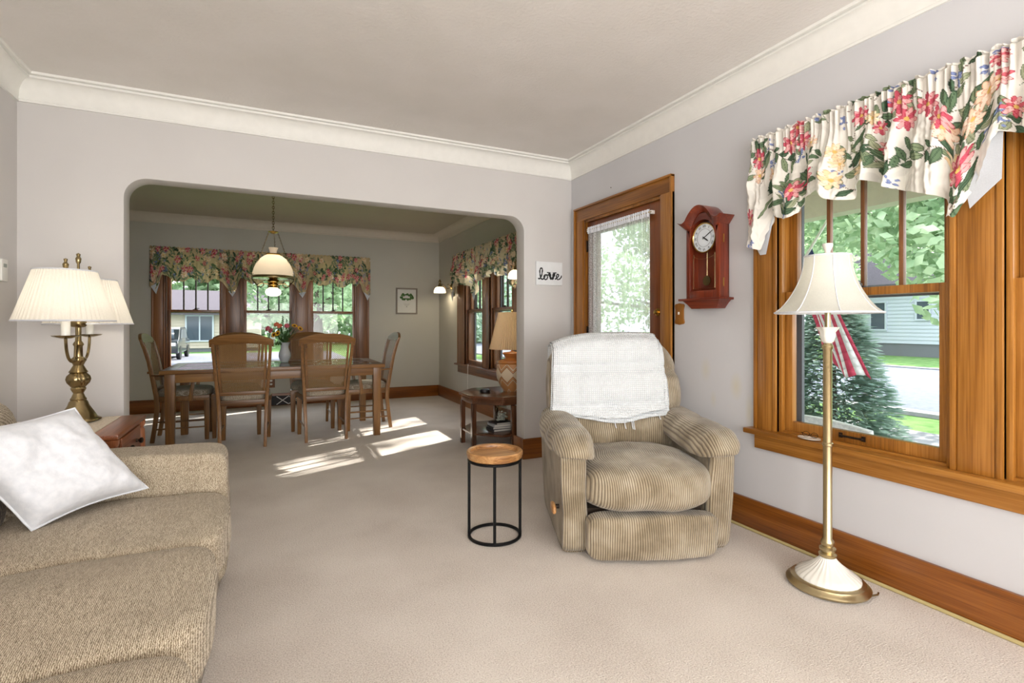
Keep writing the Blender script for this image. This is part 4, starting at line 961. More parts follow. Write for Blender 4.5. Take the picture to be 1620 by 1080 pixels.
# framed picture
pc = thing('framed_picture', 'small grey-framed house picture on the far dining room wall', 'picture', (2.0, D2, 1.54))
m = MB()
for a in (-.172, .150): m.box(a, a + .022, -.022, -.001, -.208, .208)
for a in (-.208, .186): m.box(-.15, .15, -.022, -.001, a, a + .022)
m.build('frame', M('grey_frame', (128, 118, 106), .5), pc, bevel=.002)
pr = box(-.15, .15, -.008, -.004, -.186, .186).build('print', M('paper', (216, 216, 210), .7), pc)
m = MB()
for i in range(70):
    a = random.uniform(0, 2 * pi); r = random.uniform(.2, 1); m.sphere((.105 * r * cos(a), -.0088, .07 + .05 * r * sin(a)), random.uniform(.012, .022), 8, 6, (1, .05, 1))
m.build('painted_trees', M('paint_green', (84, 118, 62), .8, c2=(48, 82, 40), scale=60), pr)
m = MB().box(-.06, .05, -.0112, -.0098, .045, .075).box(-.03, .02, -.0112, -.0098, .075, .09).build('painted_house', M('paint_white', (214, 210, 206), .8), pr)
for zz, wd in ((-.05, .05), (-.068, .035), (-.10, .014)): box(-wd, wd, -.0086, -.008, zz, zz + .004).build('caption_line', M('ink', (150, 150, 146), .8), pr)
MB().lathe([(0, 0), (.008, 0), (0, .001)], n=12).xf(lambda v: Vector((v.x, -.008 - v.z, -.085 + v.y))).build('emblem', M('ink2', (150, 150, 146), .8), pr)
# sill: dish and glasses
ds = MB().lathe([(0, .002), (.035, .002), (.058, .008), (.060, .011), (.056, .010), (.03, .006), (0, .005)], n=36).build('dish', white, loc=(2.448, 1.66, .584)); ds.scale = (.6, .95, 1)
ds['label'] = 'small white dish holding eyeglasses on the window stool'; ds['category'] = 'dish'
gl = thing('eyeglasses', 'folded wire eyeglasses lying in the small white dish', 'eyeglasses', (2.448, 1.655, .604))
for sg in (-1, 1):
    MB().tube([(.004 * sin(a), sg * .022 + .018 * cos(a), .006 + .012 * sin(a)) for a in [2 * pi * i / 20 for i in range(20)]], .0011, 5, closed=True).build('lens_rim', iron, gl)
    MB().tube([(0, sg * .041, .01), (-.01, sg * .04, .012), (-.02, sg * .0, .006), (-.02, -sg * .04, .002)], .0012, 5).build('temple_arm', iron, gl)
MB().tube([(0, -.005, .01), (0, 0, .014), (0, .005, .01)], .001, 5).build('bridge', iron, gl)

# ------------------------------------------------------------------ dining table
TX0, TX1, TY0, TY1, TZ = -.87, 1.11, 5.40, 6.44, .752
tcx, tcy = (TX0 + TX1) / 2, (TY0 + TY1) / 2
dt = thing('dining_table', 'long oak dining table with glass inset top', 'table', (tcx, tcy, 0)); hx, hy = (TX1 - TX0) / 2, (TY1 - TY0) / 2
m = box(-hx, hx, -hy, -hy + .11, .715, TZ).box(-hx, hx, hy - .11, hy, .715, TZ).box(-hx, -hx + .11, -hy + .11, hy - .11, .715, TZ).box(hx - .11, hx, -hy + .11, hy - .11, .715, TZ)
tt = m.build('tabletop_frame', din['x'], dt, bevel=.005)
box(-hx + .11, hx - .11, -.045, .045, .715, TZ - .002).build('center_rail', din['x'], dt, bevel=.003)
gm = glass_mat('table_glass', (.72, .82, .78, 1)); 
for a, b in ((-hy + .11, -.045), (.045, hy - .11)): box(-hx + .11, hx - .11, a, b, TZ - .012, TZ - .002).build('glass_inset', gm, dt)
m = box(-hx + .05, hx - .05, -hy + .05, -hy + .072, .635, .715).box(-hx + .05, hx - .05, hy - .072, hy - .05, .635, .715); m.build('apron', din['x'], dt, bevel=.003)
m = box(-hx + .05, -hx + .072, -hy + .05, hy - .05, .635, .715).box(hx - .072, hx - .05, -hy + .05, hy - .05, .635, .715); m.build('end_apron', din['y'], dt, bevel=.003)
for sx in (-1, 1):
    for sy in (-1, 1):
        x, y = sx * (hx - .075), sy * (hy - .075)
        MB().add([(x + a * w_, y + b * w_, z) for z, w_ in ((0, .033), (.64, .04), (.72, .04)) for a, b in ((-1, -1), (1, -1), (1, 1), (-1, 1))], [(3, 2, 1, 0), (8, 9, 10, 11)] + [(k * 4 + i, k * 4 + (i + 1) % 4, (k + 1) * 4 + (i + 1) % 4, (k + 1) * 4 + i) for k in (0, 1) for i in range(4)]).build('leg', din['z'], dt, bevel=.004)

# ------------------------------------------------------------------ dining chairs
def make_chair(name, label, arms, loc, rz, group=None):
    t = thing(name, label, 'chair', loc, rz, group)
    def ly(z): return -.225 - (z - .44) * .16 - (.05 * ((z - .75) / .35) ** 2 if z > .75 else 0)
    for sx in (-1, 1):
        path = [(sx * .190, -.265, 0), (sx * .192, -.240, .18), (sx * .197, -.222, .34), (sx * .202, ly(.46), .46), (sx * .215, ly(.62), .62), (sx * .228, ly(.80), .80), (sx * .236, ly(.93), .93), (sx * .236, ly(.99), .99)]
        MB().tube(path, [.026, .027, .029, .030, .027, .026, .026, .026], 4, sq=(.75, 1.0)).build('leg', din['z'], t, bevel=.004)
        x = sx * .205
        MB().add([(x + a * w_, .20 + b * w_, z) for z, w_ in ((0, .018), (.40, .026), (.43, .026)) for a, b in ((-1, -1), (1, -1), (1, 1), (-1, 1))], [(3, 2, 1, 0), (8, 9, 10, 11)] + [(k * 4 + i, k * 4 + (i + 1) % 4, (k + 1) * 4 + (i + 1) % 4, (k + 1) * 4 + i) for k in (0, 1) for i in range(4)]).build('leg', din['z'], t, bevel=.003)
        for z in ((.13, .20) if arms else (.15,)):
            MB().tube([(sx * .197, -.235, z), (sx * .203, .19, z)], .008, 8).build('stretcher', din['y'], t)
    # crest rail (arched), lower rail, inner uprights
    n = 24; cr_ = MB()
    def crest(u, v, off):
        x = (u - .5) * .53; zt = 1.075 - .055 * abs(2 * u - 1) ** 2.6; zb = .965 + .022 * (1 - (2 * u - 1) ** 2) - .01 * (abs(2 * u - 1) > .9)
        z = zb + (zt - zb) * v; return (x, ly(z) + off - .03 * (1 - (2 * u - 1) ** 2) * 0.3, z)
    vs = []; fs = []
    for off in (-.014, .014):
        for i in range(n + 1):
            for v in (0, 1): vs.append(crest(i / n, v, off))
    K = 2 * (n + 1)
    for i in range(n):
        a = 2 * i; fs += [(a, a + 2, a + 3, a + 1), (K + a, K + a + 1, K + a + 3, K + a + 2), (a + 1, a + 3, K + a + 3, K + a + 1), (a, K + a, K + a + 2, a + 2)]
    fs += [(0, 1, K + 1, K), (2 * n, K + 2 * n, K + 2 * n + 1, 2 * n + 1)]
    cr_.add(vs, fs).build('crest_rail', din['x'], t, bevel=.004)
    MB().tube([(-.205, ly(.515), .515), (.205, ly(.515), .515)], .024, 4, sq=(.5, 1.0)).build('lower_rail', din['x'], t, bevel=.003)
    for sx in (-1, 1):
        MB().tube([(sx * .178, ly(.53), .53), (sx * .186, ly(.65), .65), (sx * .196, ly(.8), .8), (sx * .20, ly(.98), .98)], .015, 4, sq=(1, .9)).build('inner_upright', din['z'], t)
    def cn(u, v):
        z = .525 + (.985 - .525) * v; hw = .172 + .03 * v; return ((2 * u - 1) * hw, ly(z) + .002, z)
    MB().grid(cn, 8, 16).build('cane_panel', m_cane, t)
    # seat frame and cushion
    m = MB().prism([(-.205, -.235), (.205, -.235), (.235, .225), (-.235, .225)], .40, .45, 'z'); m.build('seat_frame', din['x'], t, bevel=.006)
    def sf(q, w_):
        w_.x *= 1 + .10 * (w_.y / .23); w_.z += .012 * (1 - q.x ** 2) * (1 - q.y ** 2) * (q.z > 0); return w_
    MB().soft((0, -.0, .475), (.215, .235, .042), (14, 14, 8), 4.5, sf).build('seat_cushion', m_seat, t)
    if arms:
        for sx in (-1, 1):
            MB().tube([(sx * .222, ly(.66) - .01, .665), (sx * .245, -.05, .66), (sx * .262, .10, .655), (sx * .262, .135, .652)], [.018, .02, .024, .022], 4, sq=(1.1, .7)).build('armrest', din['y'], t, bevel=.004)
            MB().tube([(sx * .238, .06, .40), (sx * .243, .07, .50), (sx * .256, .095, .645)], [.026, .024, .02], 4, sq=(.6, 1)).build('arm_support', din['z'], t, bevel=.003)
    return t
gA = None
chA = make_chair('dining_chair', 'oak cane-back dining chair at the near side of the table, left one of the pair', False, (-.205, 5.665, 0), radians(-2))
def chair_copy(src, label, loc, rz):
    c = copy_tree(src, label=label); c.location = loc; c.rotation_euler = (0, 0, rz); return c
chair_copy(chA, 'right-hand cane-back dining chair at the near side of the table, its back to us', (.515, 5.665, 0), radians(3))
chair_copy(chA, 'oak cane-back dining chair on the window side of the table, just right of the vase', (.45, 6.23, 0), pi)
chair_copy(chA, 'oak cane-back dining chair on the window side, hidden behind the left near chair', (-.29, 6.23, 0), pi)
chE = make_chair('dining_armchair', 'oak cane-back armchair at the left end of the dining table', True, (-.76, 6.22, 0), -pi / 2)
chair_copy(chE, 'oak cane-back armchair at the right end of the dining table', (.99, 6.00, 0), pi / 2)
for o in bpy.data.objects:
    if 'cane-back' in o.get('label', ''): o['group'] = 'dining chairs'

# ------------------------------------------------------------------ vase and flowers
VX, VY = .165, 6.13
vz = TZ
va = MB().lathe([(0, .001), (.038, .001), (.040, .006), (.052, .03), (.062, .065), (.060, .10), (.045, .14), (.040, .165), (.046, .195), (.056, .215), (.052, .215), (.040, .19), (.034, .165), (.034, .10), (0, .03)], n=40).build('vase', M('white_enamel', (206, 210, 216), .25, coat=.5), loc=(VX, VY, vz))
va['label'] = 'white ceramic vase of flowers on the dining table'; va['category'] = 'vase'
stemm = M('stem_green', (70, 104, 52), .6); leafm = leaf_mat('bouquet_leaf', (48, 78, 40), (86, 120, 62))
def petalm(n, c, c2): return M(n, c, .7, c2=c2, scale=30)
pk = petalm('pink_petals', (206, 88, 108), (226, 128, 140)); orr = petalm('orange_petals', (222, 112, 76), (236, 146, 110)); yl = petalm('yellow_petals', (240, 186, 30), (230, 160, 20)); brn = M('seed_head', (86, 52, 20), .9, bump=.5, bscale=300)
def flower(kind, tip, label, idx):
    tip = Vector(tip); base = Vector((VX + .012 * cos(idx * 2.4), VY + .012 * sin(idx * 2.4), vz + .06)); mid = Vector((VX + .022 * cos(idx * 2.4), VY + .022 * sin(idx * 2.4), vz + .215))
    t = thing({'s': 'sunflower', 'p': 'pink_rose', 'o': 'orange_rose'}[kind], label, 'flower', mid)
    MB().tube([base - mid, Vector((0, 0, 0)), (tip - mid) * .55 + Vector((0, 0, .012)), tip - mid], .0028, 6).build('stem', stemm, t)
    d = (tip - mid).normalized(); d = (d + Vector((-.2, -.7, .0))).normalized(); rot = d.to_track_quat('Z', 'Y').to_matrix()
    m = MB()
    if kind == 's':
        for k_ in range(18):
            a = 2 * pi * k_ / 18; L_ = .036
            m.add([(.012 * cos(a - .2), .012 * sin(a - .2), .002), (L_ * .7 * cos(a - .16), L_ * .7 * sin(a - .16), .006), (L_ * cos(a), L_ * sin(a), .002 + .006 * (k_ % 2)), (L_ * .7 * cos(a + .16), L_ * .7 * sin(a + .16), .006), (.012 * cos(a + .2), .012 * sin(a + .2), .002)], [(0, 1, 2, 3, 4)])
        m.xf(lambda v: rot @ v + (tip - mid)); b = m.build('petals', yl, t, solid=.001)
        MB().sphere((0, 0, .003), .015, 12, 6, (1, 1, .5)).xf(lambda v: rot @ v + (tip - mid)).build('seed_head', brn, t)
    else:
        for ring, (r, h, n_) in enumerate(((.028, .026, 6), (.021, .032, 5), (.013, .034, 4))):
            for k_ in range(n_):
                a = 2 * pi * k_ / n_ + ring * .5; w_ = 1.1
                m.add([(r * .3 * cos(a), r * .3 * sin(a), 0)] + [(r * (.95 + .12 * (j == 1)) * cos(a + (j - 1) * .55), r * (.95 + .12 * (j == 1)) * sin(a + (j - 1) * .55), h * .6) for j in range(3)] + [(r * .92 * cos(a + (1 - j) * .45), r * .92 * sin(a + (1 - j) * .45), h) for j in range(3)], [(0, 1, 2), (0, 2, 3), (1, 6, 5, 2), (2, 5, 4, 3)])
        m.sphere((0, 0, .016), .013, 10, 6); m.xf(lambda v: rot @ v + (tip - mid)); m.build('petals', pk if kind == 'p' else orr, t, solid=.001)
fx_ = [('p', (-.155, -.02, .36), 'pink rose leaning out at the far left of the bouquet'), ('p', (-.125, .03, .335), 'pink rose low at the left of the bouquet'), ('o', (-.075, 0, .40), 'orange rose at the upper left of the bouquet'), ('o', (-.045, -.04, .385), 'orange rose in the middle left of the bouquet'), ('p', (.02, -.05, .385), 'pink rose at the centre of the bouquet'),
       ('s', (-.07, -.07, .315), 'yellow sunflower at the front left of the bouquet'), ('s', (-.105, -.03, .30), 'yellow sunflower at the lower left, behind the front one'), ('s', (.155, -.03, .365), 'yellow sunflower leaning right in the bouquet'), ('s', (.10, .02, .395), 'yellow sunflower at the upper right of the bouquet')]
for i, (k_, p, lb) in enumerate(fx_): flower(k_, (VX + p[0], VY + p[1], vz + p[2]), lb, i)
gr = thing('greenery', 'leafy green sprigs filling the bouquet in the vase', 'foliage', (VX, VY, vz + .2)); gr['kind'] = 'stuff'
m = MB(); rs = random.Random(4)
for k_ in range(46):
    a = rs.uniform(0, 2 * pi); r = rs.uniform(.03, .14); h = rs.uniform(.02, .24) * (1 - r * 2.2); tip = Vector((r * cos(a), r * sin(a) * .8, h + .02)); side = Vector((-sin(a), cos(a), 0)) * .012
    b = tip * .62; m.add([b, b.lerp(tip, .5) + side, tip + Vector((0, 0, .01)), b.lerp(tip, .5) - side], [(0, 1, 2, 3)])
    m.tube([Vector((0, 0, 0)), b], .0015, 4)
for (x, z) in ((-.02, .30), (.02, .26), (.055, .27), (-.06, .20)):
    for k_ in range(10):
        zz = z - .012 * k_; m.add([(x, 0, zz - .01), (x + .012 * (1 if k_ % 2 else -1), -.006, zz + .004), (x + .003, 0, zz + .012)], [(0, 1, 2)])
    m.tube([(0, 0, 0), (x * .6, 0, z * .5), (x, 0, z)], .0018, 4)
for k_ in range(5): m.sphere((-.085 + .012 * k_, -.04, -.0 + .012 * (k_ % 2)), .009, 8, 6, (1, .5, 1.6))
m.build('sprigs', leafm, gr, kind='stuff')
del gr['kind']

# ------------------------------------------------------------------ hanging lamp over the table
PX, PY = .05, 5.9
pd = thing('pendant_lamp', 'brass hurricane pendant lamp with milk glass dome above the dining table', 'pendant lamp', (PX, PY, 1.65))
def chain(p, q, name, r=.0024, ln=.028):
    p, q = Vector(p), Vector(q); d = q - p; n_ = max(2, int(d.length / (ln * .72))); m = MB(); dn = d.normalized(); a = dn.cross(Vector((0, 1, .01))).normalized(); b = dn.cross(a)
    for i in range(n_):
        c = p + d * ((i + .5) / n_); s_ = a if i % 2 else b
        m.tube([c + dn * (ln * .5 * cos(t)) + s_ * (ln * .27 * sin(t)) for t in [2 * pi * k_ / 10 for k_ in range(10)]], r, 5, closed=True)
    m.build(name, brass, pd)
chain((0, 0, .485), (0, 0, CEIL - 1.65 - .03), 'chain', .003, .036)
MB().lathe([(0, CEIL - 1.65 - .035), (.02, CEIL - 1.65 - .034), (.06, CEIL - 1.65 - .012), (.062, CEIL - 1.65), (0, CEIL - 1.65)], n=28).build('ceiling_canopy', brass, pd)
MB().lathe([(0, .462), (.008, .464), (.03, .472), (.052, .484), (.05, .487), (.02, .480), (.008, .484), (.006, .50), (0, .502)], n=28).build('crown_disc', brassb, pd)
for k_ in range(3):
    a = radians(-90 + 120 * k_ + 30); a = [radians(200), radians(340), radians(80)][k_]
    chain((.045 * cos(a), .045 * sin(a), .475), (.205 * cos(a), .205 * sin(a), .005), 'suspension_chain', .0018, .022)
MB().lathe([(.028, .255), (.032, .262), (.034, .285), (.046, .318), (.040, .318), (.03, .285), (.024, .26)], n=28).build('glass_chimney_cap', milk, pd)
MB().lathe([(.05, .240), (.07, .240), (.074, .246), (.07, .254), (.05, .254)], n=36).build('gallery_ring', brassb, pd)
MB().lathe([(.198, .012), (.196, .05), (.184, .10), (.160, .155), (.125, .20), (.09, .228), (.066, .24), (.06, .246)], n=48, cap=False).build('dome_shade', milk, pd)
MB().lathe([(.196, -.006), (.206, -.004), (.208, .006), (.204, .012), (.206, .018), (.198, .022), (.19, .016), (.19, -.002)], n=48).build('rim_band', brass, pd)
mm = MB()
for k_ in range(30):
    a = 2 * pi * k_ / 30; mm.lathe([(0, -.03), (.004, -.022), (.005, -.015), (.002, -.008), (.001, -.005)], (.2 * cos(a), .2 * sin(a), 0), 6)
mm.build('prism_fringe', m_jar, pd, kind='stuff')
MB().lathe([(.012, .11), (.024, .10), (.026, .03), (.03, 0), (.05, -.02), (.058, -.035), (.05, -.045), (.036, -.05), (.044, -.06), (.05, -.072), (.04, -.085), (.05, -.092), (.052, -.10), (.03, -.104)], n=32).build('font', brassb, pd)
for k_ in range(3):
    a = [radians(185), radians(-5), radians(90)][k_]
    MB().tube([(r * cos(a), r * sin(a), z) for r, z in ((.2, -.002), (.195, -.03), (.17, -.055), (.15, -.085), (.12, -.10), (.095, -.085), (.09, -.06), (.105, -.045), (.12, -.055))], .006, 6).tube([(r * cos(a), r * sin(a), z) for r, z in ((.15, -.085), (.11, -.06), (.08, -.06), (.05, -.065))], .0055, 6).build('scroll_arm', brass, pd)
MB().lathe([(.03, -.10), (.045, -.105), (.072, -.125), (.078, -.15), (.066, -.175), (.04, -.188), (0, -.192)], n=32).build('lower_globe', globe_m, pd)
MB().sphere((0, 0, .14), .028).build('bulb', bulb_m, pd)
light('pendant_bulb', 'POINT', (PX, PY, 1.80), 3.5, (1, .86, .66), radius=.03)

# ------------------------------------------------------------------ wall sconces
def sconce(y, label):
    t = thing('wall_sconce', label, 'wall lamp', (R2, y, 1.745))
    MB().lathe([(0, 0), (.03, .0), (.034, .006), (.02, .016), (.01, .03), (0, .034)], n=24).xf(lambda v: Vector((-v.z, v.x * .8, v.y * 1.7))).build('back_plate', brass, t)
    MB().tube([(-.02, 0, 0), (-.05, 0, -.03), (-.09, 0, -.03), (-.125, 0, .01), (-.16, 0, .035), (-.175, 0, .03)], .006, 8).tube([(-.05 - .022 * cos(a) * (1 - a / 9), 0, .02 + .022 * sin(a) * (1 - a / 9)) for a in [i * .5 for i in range(14)]], .004, 6).build('scroll_arm', brass, t)
    c = (-.19, 0, 0)
    MB().lathe([(0, .105), (.01, .10), (.012, .085), (.024, .075), (.02, .066), (.016, .04), (.028, .02), (.03, .0), (.04, -.012)], c, 24).build('gallery', brass, t)
    MB().lathe([(.036, -.01), (.06, -.02), (.082, -.05), (.090, -.085), (.091, -.10)], c, 36, cap=False).build('glass_shade', milk, t)
    MB().sphere((c[0], 0, -.05), .022).build('bulb', bulb_m, t)
    light('sconce_bulb', 'POINT', (R2 - .19, y, 1.745 - .075), 3.2, (1, .84, .6), radius=.03)
    return t
sconce(7.44, 'brass swan-arm wall sconce in the dining corner left of the side window')
sconce(4.80, 'brass wall sconce glimpsed at the right edge of the archway')

# ------------------------------------------------------------------ octagonal table in the dining room
oc = thing('octagonal_table', 'dark glossy octagonal end table behind the archway corner', 'end table', (2.09, 4.60, 0))
def octp(r): return [(r * cos(radians(22.5 + 45 * i)), r * sin(radians(22.5 + 45 * i))) for i in range(8)]
MB().prism(octp(.425), .478, .50, 'z').build('table_top', walnut['x'], oc, bevel=.004)
MB().prism(octp(.40), .42, .478, 'z').build('apron', walnut['x'], oc, bevel=.003)
MB().prism(octp(.40), .13, .15, 'z').build('lower_shelf', walnut['x'], oc, bevel=.003)
for a in (157.5, 202.5, 262, 75, -22.5, 22.5):
    a = radians(a); x, y = .385 * cos(a), .385 * sin(a); MB().bar((x, y, 0), (x, y, .42), .042, .042).build('leg', walnut['z'], oc, bevel=.003)
ol = thing('ceramic_lamp', 'carved ceramic jar lamp with tan pleated shade on the octagonal table', 'lamp', (2.205, 4.60, .50))
cm = NT('carved_ceramic'); v_ = cm.obj(); tcg = cm.n('TexCoord'); sep = cm.n('SeparateXYZ'); cm.l(tcg.outputs['Object'], sep.inputs[0])
at2 = cm.n('Math'); at2.operation = 'ARCTAN2'; cm.l(sep.outputs[1], at2.inputs[0]); cm.l(sep.outputs[0], at2.inputs[1])
tri = cm.n('Math'); tri.operation = 'PINGPONG'; tri.inputs[1].default_value = pi / 8; cm.l(at2.outputs[0], tri.inputs[0])
zz_ = cm.n('Math'); zz_.operation = 'PINGPONG'; zz_.inputs[1].default_value = .125; zad = cm.n('Math'); zad.operation = 'ADD'; zad.inputs[1].default_value = -.045; cm.l(sep.outputs[2], zad.inputs[0]); cm.l(zad.outputs[0], zz_.inputs[0])
sb = cm.n('Math'); sb.operation = 'MULTIPLY_ADD'; sb.inputs[1].default_value = -.16; cm.l(tri.outputs[0], sb.inputs[0]); cm.l(zz_.outputs[0], sb.inputs[2])
cc_ = cm.ramp(sb.outputs[0], [(.0, lin((204, 148, 96))), (.008, lin((222, 204, 176))), (.020, lin((132, 82, 46))), (.026, lin((206, 150, 98))), (.042, lin((132, 82, 46))), (.048, lin((226, 208, 180)))]); 
for e in cm.t.nodes:
    if e.bl_idname == 'ShaderNodeValToRGB': e.color_ramp.interpolation = 'CONSTANT'
cm.l(cc_, cm.b.inputs['Base Color']); cm.b.inputs['Roughness'].default_value = .4
MB().lathe([(0, 0), (.085, 0), (.092, .008), (.095, .02), (.125, .06), (.155, .13), (.160, .19), (.155, .255), (.148, .275)], n=48).build('jar_body', cm.m, ol)
orn = M('amber_glaze', (190, 124, 66), .25, coat=.5)
MB().lathe([(.148, .272), (.158, .285), (.150, .305), (.10, .318), (.075, .325), (.07, .335), (.085, .36), (.10, .375), (.09, .385), (.03, .392), (.012, .40), (.010, .42)], n=48).build('jar_neck', orn, ol)
MB().tube([(0, 0, .41), (0, 0, .79)], .005, 8).lathe([(.004, .785), (.012, .792), (.012, .805), (0, .812)], n=14).build('stem', brassb, ol)
MB().sphere((0, 0, .55), .03).build('bulb', bulb_m, ol)
MB().lathe([(.226 + (.135 - .226) * t, .418 + .367 * t) for t in (0, .33, .66, 1)], n=240, flute=lambda t, a, z: .022 * (abs(((a * 60 / (2 * pi)) % 1) * 2 - 1) * 2 - 1), cap=False).build('lamp_shade', sh_tan, ol)
light('ceramic_lamp_bulb', 'POINT', (2.205, 4.60, 1.05), 8, (1, .8, .52), radius=.03)
co = thing('coaster_stack', 'short stack of black coasters on the octagonal table', 'coasters', (1.91, 4.60, .501))
MB().lathe([(0, 0), (.05, 0), (.052, .004), (.052, .02), (.05, .024), (0, .024)], n=32).build('holder', blackp, co); MB().lathe([(0, .024), (.044, .024), (.044, .03), (.04, .032), (0, .032)], n=32).build('coaster', M('slate', (40, 44, 50), .4), co)
# books and jar on the lower shelf
bz = .151
for i, (wd, dp, h, c, lb, rz) in enumerate(((.24, .17, .022, (56, 58, 62), 'dark grey book at the bottom of the stack on the octagonal table shelf', .05), (.23, .165, .02, (70, 72, 78), 'slate book second from the bottom on the octagonal table shelf', -.04), (.22, .16, .022, (206, 210, 214), 'pale book second from the top on the octagonal table shelf', .02), (.19, .15, .014, (44, 40, 44), 'thin black book on top of the shelf stack', .12))):
    b = thing('book', lb, 'book', (2.03, 4.48, bz), rz, 'books on the octagonal table shelf')
    cvm = M('book_cover_%d' % i, c, .5)
    m = MB().box(-wd / 2, wd / 2, -dp / 2, dp / 2, 0, .0025).box(-wd / 2, wd / 2, -dp / 2, dp / 2, h - .0025, h).box(-wd / 2, -wd / 2 + .003, -dp / 2, dp / 2, 0, h); m.build('cover', cvm, b)
    box(-wd / 2 + .003, wd / 2 - .004, -dp / 2 + .004, dp / 2 - .004, .0025, h - .0025).build('pages', M('pages_%d' % i, (226, 224, 216), .9), b); bz += h + .0005
jr = thing('glass_jar', 'clip-top glass jar of seashells on the shelf books', 'jar', (2.04, 4.49, bz))
MB().lathe([(.055, .0), (.062, .008), (.064, .09), (.060, .115), (.045, .13), (.045, .145)], n=32).build('jar_wall', m_jar, jr)
MB().lathe([(.05, .146), (.05, .154), (.044, .158), (.02, .16), (0, .16)], n=28).build('lid', m_jar, jr); MB().tube([(.05 * cos(a), .05 * sin(a), .142) for a in [2 * pi * i / 24 for i in range(24)]], .002, 5, closed=True).tube([(-.05, -.01, .142), (-.065, -.02, .12), (-.066, -.02, .10), (-.06, 0, .13)], .002, 5).build('wire_clasp', satinb, jr)
m = MB(); rs = random.Random(9)
for k_ in range(60):
    a = rs.uniform(0, 2 * pi); r = .048 * sqrt(rs.random()); m.sphere((r * cos(a), r * sin(a), rs.uniform(.012, .085)), rs.uniform(.008, .013), 7, 5, (1.2, .8, .7))
m.build('seashells', M('shells', (240, 236, 228), .6, c2=(170, 158, 146), scale=40), kind='stuff', loc=(2.04, 4.49, bz)); 
ss = bpy.data.objects['seashells']; ss['label'] = 'pale seashells filling the clip-top glass jar'; ss['category'] = 'seashells'

# blind cord, outlet, register
cd_ = thing('window_cord', 'thin white cord hanging below the dining side window', 'cord', (R2 - .07, 6.55, .62))
MB().tube([(0, 0, 0), (-.004, 0, -.05), (-.004, .004, -.30), (-.003, 0, -.42)], .003, 6).build('cord_line', whitep, cd_); MB().lathe([(.003, .02), (.008, .0), (.009, -.02), (0, -.022)], (-.003, 0, -.42), 12).build('pull', whitep, cd_)
ou = thing('wall_outlet', 'oak-plated wall outlet below the middle far window', 'outlet', (.04, D2, .335))
box(-.05, .05, -.01, -.001, -.075, .075).build('plate', oakd['z'], ou, bevel=.003)
for z in (-.025, .025): MB().lathe([(0, 0), (.018, 0), (.018, .004), (0, .005)], n=16).xf(lambda v: Vector((v.x, -.01 - v.z, z + v.y * .8))).build('socket', whitep, ou)
rg = thing('floor_register', 'black wall register with white crossed bars below the far window', 'vent', (.27, D2 - .02, 0.005))
box(-.24, .24, -.012, -.001, .005, .135).build('grille', M('register_black', (30, 28, 28), .5, .3), rg)
m = MB()
for k_ in range(2): m.bar((-.16 + .16 * k_, -.014, .012), (0 + .16 * k_, -.014, .128), .006, .01); m.bar((-.16 + .16 * k_, -.014, .128), (0 + .16 * k_, -.014, .012), .006, .01)
m.build('crossed_bars', whitep, rg)

# ------------------------------------------------------------------ outdoors
GZ = -.7
box(-60, 90, -40, 110, GZ - .5, GZ).build('ground', grass, **ST)
box(12.3, 24.5, -40, 110, GZ, GZ + .02).build('street', asphalt, **ST)
box(11.9, 12.3, -40, 110, GZ, GZ + .08).build('kerb', concrete, **ST); box(24.5, 24.9, -40, 110, GZ, GZ + .08).build('kerb_far', concrete, **ST)
box(8.9, 10.1, -40, 60, GZ, GZ + .03).build('sidewalk', concrete, **ST)
box(-16, 4, 22, 38, GZ, GZ + .02).build('driveway', gravel, **ST)
# front porch
box(R + WT, 5.0, -4, 4.6, -.35, -.15).build('porch_floor', M('porch_boards', (150, 148, 144), .8), **ST)
box(R + WT, 5.1, -4, 4.6, 2.40, 2.50).build('porch_ceiling', cream, **ST)
box(4.72, 4.9, -4, 4.6, 2.19, 2.42).build('porch_beam', cream, **ST)
MB().box(R + WT, 5.2, -4.1, 4.7, 2.5, 2.62).build('porch_roof', roof_m, **ST)
for i, y in enumerate((3.95, -.3)):
    p = box(4.72, 4.88, y, y + .16, -.15, 2.19); p.box(4.69, 4.91, y - .03, y + .19, 2.10, 2.19); p.box(4.69, 4.91, y - .03, y + .19, -.15, -.05)
    p.build('porch_post', cream, bevel=.004, **ST)
# wicker chair on the porch
wc = thing('porch_chair', 'white wicker porch chair just outside the living room window', 'chair', (3.50, 2.12, -.15))
wk = M('white_wicker', (236, 236, 234), .7, c2=(212, 214, 216), scale=60, bump=.8, bscale=160)
MB().soft((0, 0, .30), (.30, .30, .06), 10, 5).build('seat', wk, wc)
MB().grid(lambda u, v: (-.27 - .05 * v, -.34 + .68 * u, .30 + (.385 + .03 * sin(pi * u)) * v), 16, 8).build('backrest', wk, wc, solid=.05)
for sy in (-1, 1):
    MB().tube([(-.30, sy * .33, .56), (.0, sy * .36, .50), (.26, sy * .34, .47), (.30, sy * .33, .30)], .035, 8).build('arm', wk, wc)
    for x in (-.26, .27): MB().tube([(x, sy * .29, 0), (x, sy * .29, .28)], .022, 8).build('leg', wk, wc)
